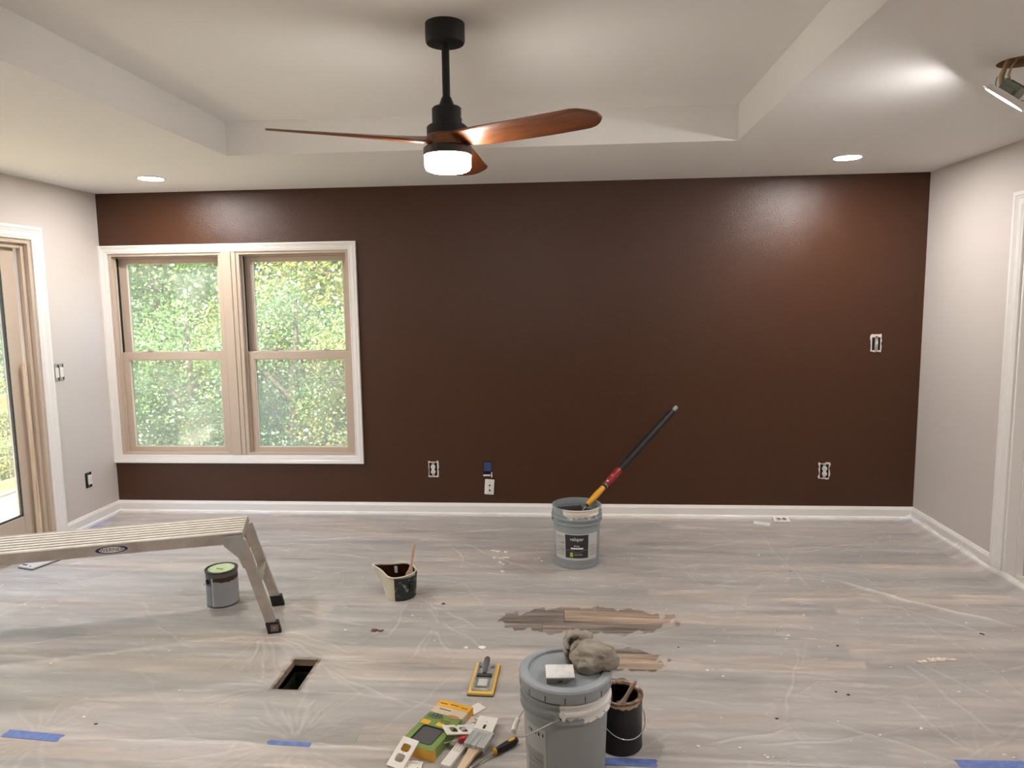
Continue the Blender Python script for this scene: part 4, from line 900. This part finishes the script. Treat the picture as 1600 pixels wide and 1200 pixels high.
sp = thing('sanding_sponge', 'white plaster-coated sanding sponge lying on the bucket lid', 'sponge', (-.030, 2.205, .3757), math.radians(4))
sgm = mat('plastered_top', (226,224,222), .8, var=((176,176,176), 14, .45, .72)); sid = mat('sponge_side', (140,140,134), .85, bump=(90,.6,.004))
P0 = [(-.044,-.030),(.020,-.030),(.036,.030),(-.044,.030)]; P1 = [(-.046,-.042),(.047,-.042),(.047,.042),(-.046,.042)]
MB().loft([[(x,y,0) for x,y in P0],[(x,y,.024) for x,y in P1]]).build('sponge_block', sid, sp, bevel=.002)
MB().loft([[(x,y,.024) for x,y in P1],[(x*.99,y*.99,.0285) for x,y in P1]]).build('plaster_crust', sgm, sp, bevel=.0015)
MB().mesh(shape(rrect(.016,.007,.002), [], .0004), 0, Matrix.Translation((.000,-.0372,.012)) @ Matrix.Rotation(math.radians(26),4,'X') @ STAND).build('printed_mark', mat('mark_dark', (50,50,48), .6), sp)

# crumpled rag
rv = bmesh.new(); bmesh.ops.create_icosphere(rv, subdivisions=5, radius=1)
from mathutils import noise as mn
for v in rv.verts:
    c = v.co.copy(); q = c*1.0
    k = 1+.26*mn.noise(c*1.3+Vector((3,1,7)))+.09*(1-abs(mn.noise(c*2.2+Vector((1,5,2))))*2)+.02*mn.noise(c*6)
    vx, vy = c.x*.074*k, c.y*.060*k; dr = math.hypot(.087+vx+.012, 2.282+vy-2.262)       # lies on the lid's recess and rim
    lo = .3757 if dr < .118 else .3870 if dr < .150 else .372
    v.co = Vector((vx, vy, max(c.z*.050*k, lo-.4125)))
me = bpy.data.meshes.new('rag'); rv.to_mesh(me); rv.free(); me.polygons.foreach_set('use_smooth', [True]*len(me.polygons))
rag_m = mat('dusty_rag', (166,158,146), .95, var=((140,131,119), 16, .4, .65), bump=(180,.5,.004)); me.materials.append(rag_m)
rag = thing('cleaning_rag', 'crumpled dusty grey-beige rag heaped on the bucket lid', 'rag', (.075, 2.300, .3865))
o = bpy.data.objects.new('cloth_heap', me); COL.objects.link(o); o.parent = rag; o.location = (.012,-.018,.026)
fold = MB(); rings = []
for i in range(20):
    t_ = PI*(-.05+1.1*i/19); r_ = .030+.010*math.sin(t_); c = Vector((-.040+.042*math.cos(t_), .030+.012*math.sin(3*t_), .050+.038*math.sin(t_)))
    rings.append([c+Vector((.012*math.cos(a)*math.cos(t_), .026*math.sin(a)+.005*math.sin(2*a+t_*3), .012*math.cos(a)*math.sin(t_)))*(1+.25*math.sin(i*1.9+a)) for a in [2*PI*k/12 for k in range(12)]])
for i in range(1, 7):                                            # the fold's end comes down onto the lid
    q = i/6; c = Vector((-.0815+.004*q, .030-.004*q, .044-.052*q))
    rings.append([c+Vector((.013*math.cos(a), .024*math.sin(a)+.004*math.sin(2*a+i), -.004*math.cos(a)))*(1+.18*math.sin(i*1.7+a)) for a in [2*PI*k/12 for k in range(12)]])
fold.loft(rings)
fold.lathe([(math.sin(PI*i/12), -math.cos(PI*i/12)) for i in range(13)], 18, 0, Matrix.Translation((-.040,.040,.036)) @ Matrix.Diagonal((.038,.015,.045,1)), cap=False)
fold.build('cloth_fold', rag_m, rag, smooth=80)
fold2 = MB(); rings = []
for i in range(14):
    s = i/13; c = Vector((-.068+.075*s, -.010+.03*s, .045+.022*math.sin(s*PI)))
    rings.append([c+Vector((.004*math.sin(a*2+i), .020*math.cos(a)*(1.1-.3*math.sin(i)), .016*math.sin(a)))*(1+.2*math.sin(i*1.3+2*a)) for a in [2*PI*k/12 for k in range(12)]])
fold2.loft(rings).build('cloth_fold', rag_m, rag, smooth=80)

# black gallon can with stir stick
bc = thing('black_paint_can', 'open black gallon paint can beside the lidded bucket', 'paint can', (.182, 2.448, .0012))
MB().lathe([(0,0),(.080,0),(.083,.003),(.083,.007),(.0815,.009),(.0815,.186),(.083,.188)], 48, cap=False).build('can_body', paint_mask_mat('black_can', (19,18,18), (206,176,150), .38, 0, .178, .016, math.radians(285), .62, 34, .42), bc, smooth=40)
MB().lathe([(.083,.187),(.0855,.191),(.0845,.196),(.0795,.195),(.0775,.190),(.074,.190),(.071,.194),(.067,.193),(.066,.188)], 48, cap=False).build('rim', mat('taupe_rim', (120,92,74), .35, .3, var=((186,160,136), 30, .45, .6)), bc, smooth=60)
MB().lathe([(.0665,.192),(.0790,.17),(.0790,.02),(0,.02)], 40, cap=False).build('inside_coat', mat('inside_dark', (24,22,21), .4, var=((188,176,164), 12, .58, .66, (3,3,.5))), bc, smooth=60)
MB().lathe([(0,.03),(.078,.03)], 32, cap=False).build('paint', mat('taupe_paint_pool', (46,40,36), .3), bc)
aE = math.radians(205)
e_ = Vector((math.cos(aE), math.sin(aE),0)); l_ = Vector((math.cos(aE+PI/2), math.sin(aE+PI/2),0)); pts = []
for i in range(31):
    t_ = PI*i/30; q = e_*math.cos(t_)*.087+l_*math.sin(t_)**.8*.092; q.z = .128-.060*math.sin(t_); pts.append(q)
MB().tube(pts, .0018, 8).build('bail_handle', steel_m, bc, smooth=60)
for sgn in (1,-1):
    Tn = Matrix.Translation(sgn*e_*.0812+Vector((0,0,.128))) @ (sgn*e_).to_track_quat('Z','Y').to_matrix().to_4x4()
    MB().lathe([(0,0),(.013,0),(.010,.006),(0,.007)], 18, 0, Tn).build('bail_ear', black_m, bc, smooth=50)
brush('stir_brush', 'wooden brush handle leaning out of the black paint can', (.188, 2.446, .145), (.243, 2.470, .232), (.5,-.8,.2), .1, .020, (mat('taupe_handle', (166,142,122), .5), bristle_dark), .075)

# ------------------------------------------------------------------ hand sander
sd = thing('hand_sander', 'flat hand sander with yellow edges and grey handle on the floor', 'sander', (-.358, 2.848, .0026), math.radians(-1.5))
MB().mesh(shape(rrect(.106,.250,.008), [], .012, .002), 0).build('yellow_pad', mat('sander_yellow', (228,188,98), .6), sd)
MB().mesh(shape(rrect(.110,.254,.008), [], .004), 0, Matrix.Translation((0,0,-.0015))).build('sandpaper_base', mat('dark_grit', (58,48,40), .9), sd)
gm2 = mat('dusty_metal', (178,180,176), .4, .3, var=((206,204,200), 20, .5, .66))
pl = MB().mesh(shape(rrect(.078,.226,.004), [], .004), 0, Matrix.Translation((0,.006,.0118))); pl.box(-.039,-.034,-.105,.117,.0155,.021); pl.box(.034,.039,-.105,.117,.0155,.021)
pl.build('metal_plate', gm2, sd)
MB().mesh(shape(rrect(.052,.074,.004), [rrect(.040,.060,.003)], .006), 0, Matrix.Translation((0,-.052,.0155))).build('clamp_frame', mat('clamp_grey', (150,152,150), .4, .3), sd)
MB().mesh(shape(rrect(.040,.060,.003), [], .003), 0, Matrix.Translation((0,-.052,.0155))).build('clamp_pad', mat('clamp_pale', (206,206,200), .4, .1), sd)
MB().box(-.032,.032,-.012,.006,.0155,.030).build('swivel_block', mat('swivel_dark', (70,70,70), .5), sd, bevel=.004)
MB().tube([(0,.000,.030),(0,.020,.038),(0,.055,.044),(0,.085,.046),(0,.098,.046),(0,.102,.046)], [.008,.011,.013,.0135,.011,.004], 16).build('handle_socket', mat('socket_grey', (92,92,92), .5), sd, smooth=50)
for sx in (-1,1): MB().lathe([(0,0),(.006,0),(.006,.004),(0,.005)], 12, 0, Matrix.Translation((sx*.026,.075,.0155))).build('wing_nut', steel_m, sd)

# ------------------------------------------------------------------ sandpaper box, plates, tools in the foreground
bxz = .0012; e2 = math.atan2(.286,.107)-PI/2                      # box long axis
sb = thing('sandpaper_box', 'green and yellow sandpaper box with a window and 120 print', 'box', (-.490, 2.462, bxz), e2)
bw_, bl_, bh_ = .140, .300, .040
gn = mat('box_green', (120,146,76), .5); yl = mat('box_yellow', (228,172,60), .5); bg = mat('box_beige', (206,190,166), .55); dkgrit = mat('window_grit', (84,82,82), .8, bump=(200,.4,.003))
top = shape(rect(-bw_/2,bw_/2,-bl_/2,bl_/2), [rrect(.088,.100,.012,5,.0,-.072)], .0015)
MB().box(-bw_/2,bw_/2,-bl_/2+.020,bl_/2,0,bh_-.004).build('carton', gn, sb)
MB().mesh(top,0,Matrix.Translation((0,0,bh_-.0015))).box(-bw_/2,bw_/2,-bl_/2,-bl_/2+.002,.0,.003).build('top_panel', gn, sb)
MB().box(-.046,.046,-.124,-.020,bh_-.006,bh_-.0035).build('window_sheet', dkgrit, sb)
wr = MB().mesh(shape(rrect(.092,.104,.013,5,0,-.072), [rrect(.086,.098,.011,5,0,-.072)], .0004),0,Matrix.Translation((0,0,bh_))).build('window_edge', dark_m, sb)
MB().box(-bw_/2-.0004,bw_/2+.0004,.108,bl_/2+.0004,.0,bh_+.0004).build('far_yellow_band', yl, sb)
MB().box(-bw_/2-.0003,bw_/2+.0003,.062,.1078,.0,bh_+.0003).build('beige_band', bg, sb)
MB().box(-bw_/2-.0004,bw_/2+.0004,-bl_/2-.0004,-bl_/2+.021,.0,bh_-.0016).build('near_yellow_flap', yl, sb)
zt = bh_+.0004
def flat(name, me, x, y, m_, dz=0, rz=0): return MB().mesh(me,0,Matrix.Translation((x,y,zt+dz)) @ Matrix.Rotation(rz,4,'Z')).build(name, m_, sb)
prt = mat('print_dark', (40,40,36), .5)
flat('print_oval', shape(oval(.034,.015), [], .0004), -.030, .040, mat('print_grey_oval', (96,104,88), .5)); flat('print_number', text('120', .030, .0005), -.030, .046, prt, .0004)
flat('print_patch', shape(oval(.026,.011), [], .0004), .034, .060, mat('print_orange_oval', (176,136,92), .5), .0003)
flat('print_patch', shape(rrect(.036,.026,.003), [], .0004), -.048, -.004, yl); flat('print_patch', shape(rrect(.028,.022,.003), [], .0004), .012, .000, mat('print_bright_yellow', (236,196,60), .5))
for x, y, w in ((-.045,.128,.030),(.0,.132,.036),(.045,.128,.028),(-.020,.092,.05),(.02,.026,.04),(.03,.012,.045)): flat('print_line', shape(rrect(w,.005,.001), [], .0003), x, y, mat('print_brown', (120,82,38), .5) if 'print_brown' not in bpy.data.materials else bpy.data.materials['print_brown'], .0003)

def wall_plate(name, label, x, y, zz, rz, kind, tilt=(0,0), m_=None, w=.070, l=.114):
    """flat plate, long axis local y"""
    o = thing(name, label, 'wall plate', (x,y,zz), rz); o.rotation_euler = (tilt[0], tilt[1], rz); hs = []
    if kind == 'duplex':
        for s in (-1,1):
            P = [(max(-.0172,min(.0172,.0172*1.15*math.cos(a))), s*.0195+max(-.0142,min(.0142,.0172*math.sin(a)))) for a in [2*PI*i/28 for i in range(28)]]; hs.append(P)
        hs.append(oval(.002,.002,8))
    elif kind == 'toggle': hs = [rect(-.005,.005,-.012,.012), oval(.0022,.0022,8,0,.030), oval(.0022,.0022,8,0,-.030)]
    elif kind == 'single': hs = [oval(.017,.016,24,0,-.030)]
    MB().mesh(shape(rrect(w,l,.003), hs, .0048, .0014)).build('plate', m_ or ivory_m, o)
    if kind == 'tab':
        MB().box(-.012,.012,l/2-.012,l/2-.001,.0048,.0070).build('tab', ivory_m, o)
        for sx, sy in ((-.020,.018),(.016,.014),(-.010,-.02)): MB().lathe([(0,.0047),(.002,.0047),(.002,.0053),(0,.0053)], 8, 0, Matrix.Translation((sx,sy,0))).build('screw_hole', dark_m, o)
    if kind == 'single':
        for i in range(7): MB().box(-.022+random.uniform(0,.04), -.018+random.uniform(0,.04), .01+i*.006, .013+i*.006, .0047, .0052).build('smudge', prt, o)
    return o
wall_plate('outlet_cover_plate', 'white duplex outlet cover plate propped on the sandpaper box corner', -.584, 2.306, .0250, math.radians(-24), 'duplex', (math.radians(25),0))
wall_plate('outlet_cover_plate', 'white duplex outlet cover plate leaning on the green box side', -.406, 2.432, .0372, math.radians(-62), 'duplex', (math.radians(-14),math.radians(-3)))
wall_plate('jack_cover_plate', 'white cover plate with one round hole under the switch plate', -.362, 2.502, .0085, math.radians(-19), 'single', (0,math.radians(-3)))
wall_plate('switch_cover_plate', 'white toggle switch cover plate on top of the plate pile', -.316, 2.482, .0200, math.radians(-10), 'toggle', (math.radians(3),0), w=.076, l=.124)
wall_plate('blank_cover_plate', 'small white plate with a raised tab in front of the yellow box flap', -.540, 2.245, .0012, math.radians(-2), 'tab', w=.058, l=.100)
wall_plate('spare_cover_plate', 'white plate lying behind the sandpaper box', -.368, 2.628, .0012, math.radians(-40), 'plain', w=.05, l=.07)
wall_plate('floor_cover_plate', 'white cover plate flat on the floor off the back baseboard', 1.378, 5.055, .0012, math.radians(70), 'plain')
wall_plate('baseboard_cover_plate', 'white duplex cover plate against the back baseboard', 1.535, 5.130, .0098, math.radians(88), 'duplex', (0, math.radians(-14)))

rm = thing('remote_control', 'slim white remote control lying among the cover plates', 'remote', (-.404, 2.335, .0012), math.atan2(2.40-2.28, .040)-PI/2)
MB().mesh(shape(rrect(.040,.150,.008), [], .016, .003)).build('case', ivory_m, rm, smooth=40)
bt = mat('button_grey', (176,172,168), .5)
for i in range(3):
    for k in range(5): MB().lathe([(0,.0158),(.0032,.0158),(.0028,.0170),(0,.0172)], 8, 0, Matrix.Translation((-.011+.011*i, .010+.011*k, 0))).build('button', bt, rm)
fbh = thing('flat_brush', 'flat brush with wide silver ferrule and pale wooden handle', 'paint brush', (-.3445, 2.326, .0050), math.radians(-20))
MB().loft([[(x,y,z_+.0068+.1055*y) for x,z_ in ((-w/2,0.0),(w/2,.0),(w/2,.012),(-w/2,.012))] for y, w in ((-.10,.026),(-.06,.030),(.0,.036),(.028,.050))]).build('handle', mat('pale_wood', (214,190,156), .5), fbh, bevel=.003)
fm = MB().box(-.041,.041,.022,.092,.014,.034,0,Matrix.Rotation(math.radians(6),4,'X'))
fm.build('ferrule', mat('ferrule_silver', (206,208,206), .35, .5, var=((160,164,162), 6, .45, .6, (30,1,1))), fbh, bevel=.003)
MB().box(-.039,.041,.090,.108,.014,.032,0,Matrix.Rotation(math.radians(6),4,'X')).build('bristles', mat('bristles_pale', (188,186,182), .7, bump=(300,.8,.004)), fbh, bevel=.002)
nd = thing('small_screwdriver', 'thin screwdriver with a red handle poking out of the plates', 'screwdriver', (-.390, 2.391, .0290))
MB().tube([(.020,.009,-.001),(.0,.0,.0),(-.011,-.003,.0)], [.011,.012,.006], 12).build('handle', mat('red_handle', (176,34,40), .35), nd, smooth=60)
MB().tube([(-.010,-.003,.0),(-.035,-.012,-.001),(-.060,-.021,-.002)], .0017, 8).build('shaft', steel_m, nd, smooth=60)

sc = thing('screwdriver', 'screwdriver with black and yellow handle on the floor by the bucket', 'screwdriver', (-.215, 2.398, .0157), math.atan2(.133,.129))
blk = mat('handle_black', (22,22,22), .5)
hd_ = MB().tube([(-.068,0,0),(-.064,0,0),(-.045,0,0),(-.015,0,0),(.020,0,0),(.034,0,0),(.038,0,0)], [.007,.010,.0115,.0135,.0145,.0115,.004], 16).build('handle', blk, sc, smooth=50)
MB().mesh(shape(oval(.017,.0055), [], .004), 0, Matrix.Translation((.008,-.002,.0112)) @ Matrix.Rotation(math.radians(12),4,'X')).build('yellow_inlay', yel, hd_)
MB().tube([(-.074,0,0),(-.066,0,0)], .0115, 16).build('yellow_ring', yel, sc, smooth=50)
MB().tube([(-.070,0,0),(-.17,0,-.009),(-.20,0,-.0125)], [.0032,.0032,.0022], 10).build('shaft', steel_m, sc, smooth=60)

# removed vent cover lying near the door
vc = thing('vent_cover', 'flat pale plate with dark underside on the floor behind the platform', 'vent cover', (-3.300, 4.130, .0020), math.radians(-16))
MB().mesh(shape(rrect(.125,.30,.010), [], .014, .003)).build('plate_face', mat('pale_metal_plate', (204,200,196), .4), vc)
MB().mesh(shape(rrect(.132,.307,.012), [], .005), 0, Matrix.Translation((0,0,-.0008))).build('dark_flange', mat('plate_dark_edge', (48,46,48), .6), vc)
for sy in (-.13,.13): MB().lathe([(0,.0138),(.006,.0138),(.006,.0148),(0,.0148)], 12, 0, Matrix.Translation((.02,sy,0))).build('screw_hole', dark_m, vc)
MB().box(-.055,-.015,-.13,-.118,.0138,.0150).build('slot', dark_m, vc)

# ------------------------------------------------------------------ scraps and flakes
flake_m = mat('drywall_flake', (236,230,224), .9); brn_m = mat('brown_flake', (104,66,50), .8); dkf_m = mat('dark_flake', (66,58,56), .9)
def scrap(name, label, group, x, y, s, m_, seed):
    rr = random.Random(seed); k = rr.randint(5,7); a0 = rr.uniform(0,6.28); ring = [(s*rr.uniform(.5,1.2)*math.cos(a0+2*PI*i/k)*1.3, s*rr.uniform(.4,1.0)*math.sin(a0+2*PI*i/k)) for i in range(k)]
    lift = rr.uniform(.0008,.006)*min(1,s/.01)
    b_ = MB().loft([[(p_[0],p_[1],.0) for p_ in ring],[(p_[0]*.96,p_[1]*.96,.0018+lift*(i % 3)/2) for i,p_ in enumerate(ring)]])
    o = b_.build(name, m_); o.location = (x,y,film_z(x,y)-.0003); return tag(o, label, 'scrap', group)
for i, (x, y) in enumerate([(-0.483,4.424),(-0.453,4.414),(-0.402,4.404),(-0.466,4.298),(-0.436,4.288),(-0.401,4.301),(-0.381,4.302),(-0.421,4.212),(-0.4,4.192),(-0.392,4.068),(-0.204,4.287),(-0.166,4.255),(-0.184,4.299)]):
    scrap('plaster_flake', 'small white plaster flake on the sheet between pail and far bucket', 'plaster flakes by the far bucket', x, y, (.013 if i < 10 else .007), flake_m, i)
scrap('paper_scrap', 'torn white paper scrap on the floor beyond the hand sander', 'paper scraps beyond the sander', -.400, 3.130, .020, flake_m, 40); scrap('paper_scrap', 'torn white paper scrap on the floor beyond the hand sander', 'paper scraps beyond the sander', -.478, 3.126, .012, flake_m, 41)
for i, (x, y) in enumerate([(1.537,3.095),(1.565,3.107),(1.596,3.126),(1.612,3.121),(1.637,3.134),(1.654,3.129),(1.673,3.124),(1.699,3.131),(1.60,3.11),(1.625,3.115),(1.645,3.12)]):
    scrap('plaster_crumb', 'pale plaster crumb in a small heap on the bare stretch of sheet', 'heap of plaster crumbs', x, y, .013, mat('cream_crumb', (232,216,198), .9) if 'cream_crumb' not in bpy.data.materials else bpy.data.materials['cream_crumb'], 60+i)
for i, (x, y) in enumerate([(1.396,3.043),(1.187,4.411),(1.044,3.323),(1.023,3.29),(1.393,3.4),(1.464,3.536),(1.186,3.552),(0.657,2.935),(0.598,2.98),(0.972,3.0),(1.579,2.86),(1.308,2.592),(1.138,2.543),(1.522,2.454),(1.545,2.437),(0.465,2.437),(0.695,2.389),(0.61,2.438),(-0.799,3.45),(-1.098,3.277),(-1.901,2.492),(-1.858,3.025),(-2.334,2.883),(1.423,3.477),(1.95,3.503),(1.88,3.24)]):
    scrap('paint_chip', 'tiny stray white paint chip scattered on the plastic sheet', 'stray white chips on the sheet', x, y, .007, flake_m, 100+i)
for i, (x, y, s) in enumerate([(-0.666,3.604,.013),(-0.953,3.278,.020),(-0.925,3.274,.014)]): scrap('brown_chip', 'brown paint chip on the sheet in front of the cutting pail', 'brown chips by the cutting pail', x, y, s, brn_m, 160+i)
for i, (x, y) in enumerate([(1.958,3.381),(1.236,3.231),(1.128,2.812),(1.086,2.833),(0.794,2.629),(0.506,3.182),(1.303,4.15),(-1.824,2.45)]): scrap('dark_chip', 'small dark debris chip on the plastic sheet', 'dark chips on the sheet', x, y, .006 if i else .011, dkf_m, 180+i)
# dust specks too many to count
sv = MB(); rr = random.Random(5)
for i in range(420):
    x, y = rr.uniform(XL+.2, XR-.2), rr.uniform(2.2, 5.0)
    if tear_mask(np.array(x), np.array(y)) or (HX0-.03 < x < HX1+.03 and HY0-.03 < y < HY1+.03) or (x < 0 and rr.random() < .6) or any(math.hypot(x-a, y-b) < c for a, b, c in REST): continue
    s = rr.uniform(.0012,.0036); f_ = film_z(x, y); sv.box(x-s, x+s, y-s*.7, y+s*.7, f_-.0003, f_+min(.0015, s*.8), 0)
tag(sv.build('plaster_dust', flake_m, fix=False), 'fine white plaster dust specks sprinkled over the sheet', 'dust', kind='stuff')
S.cycles.use_denoising = True
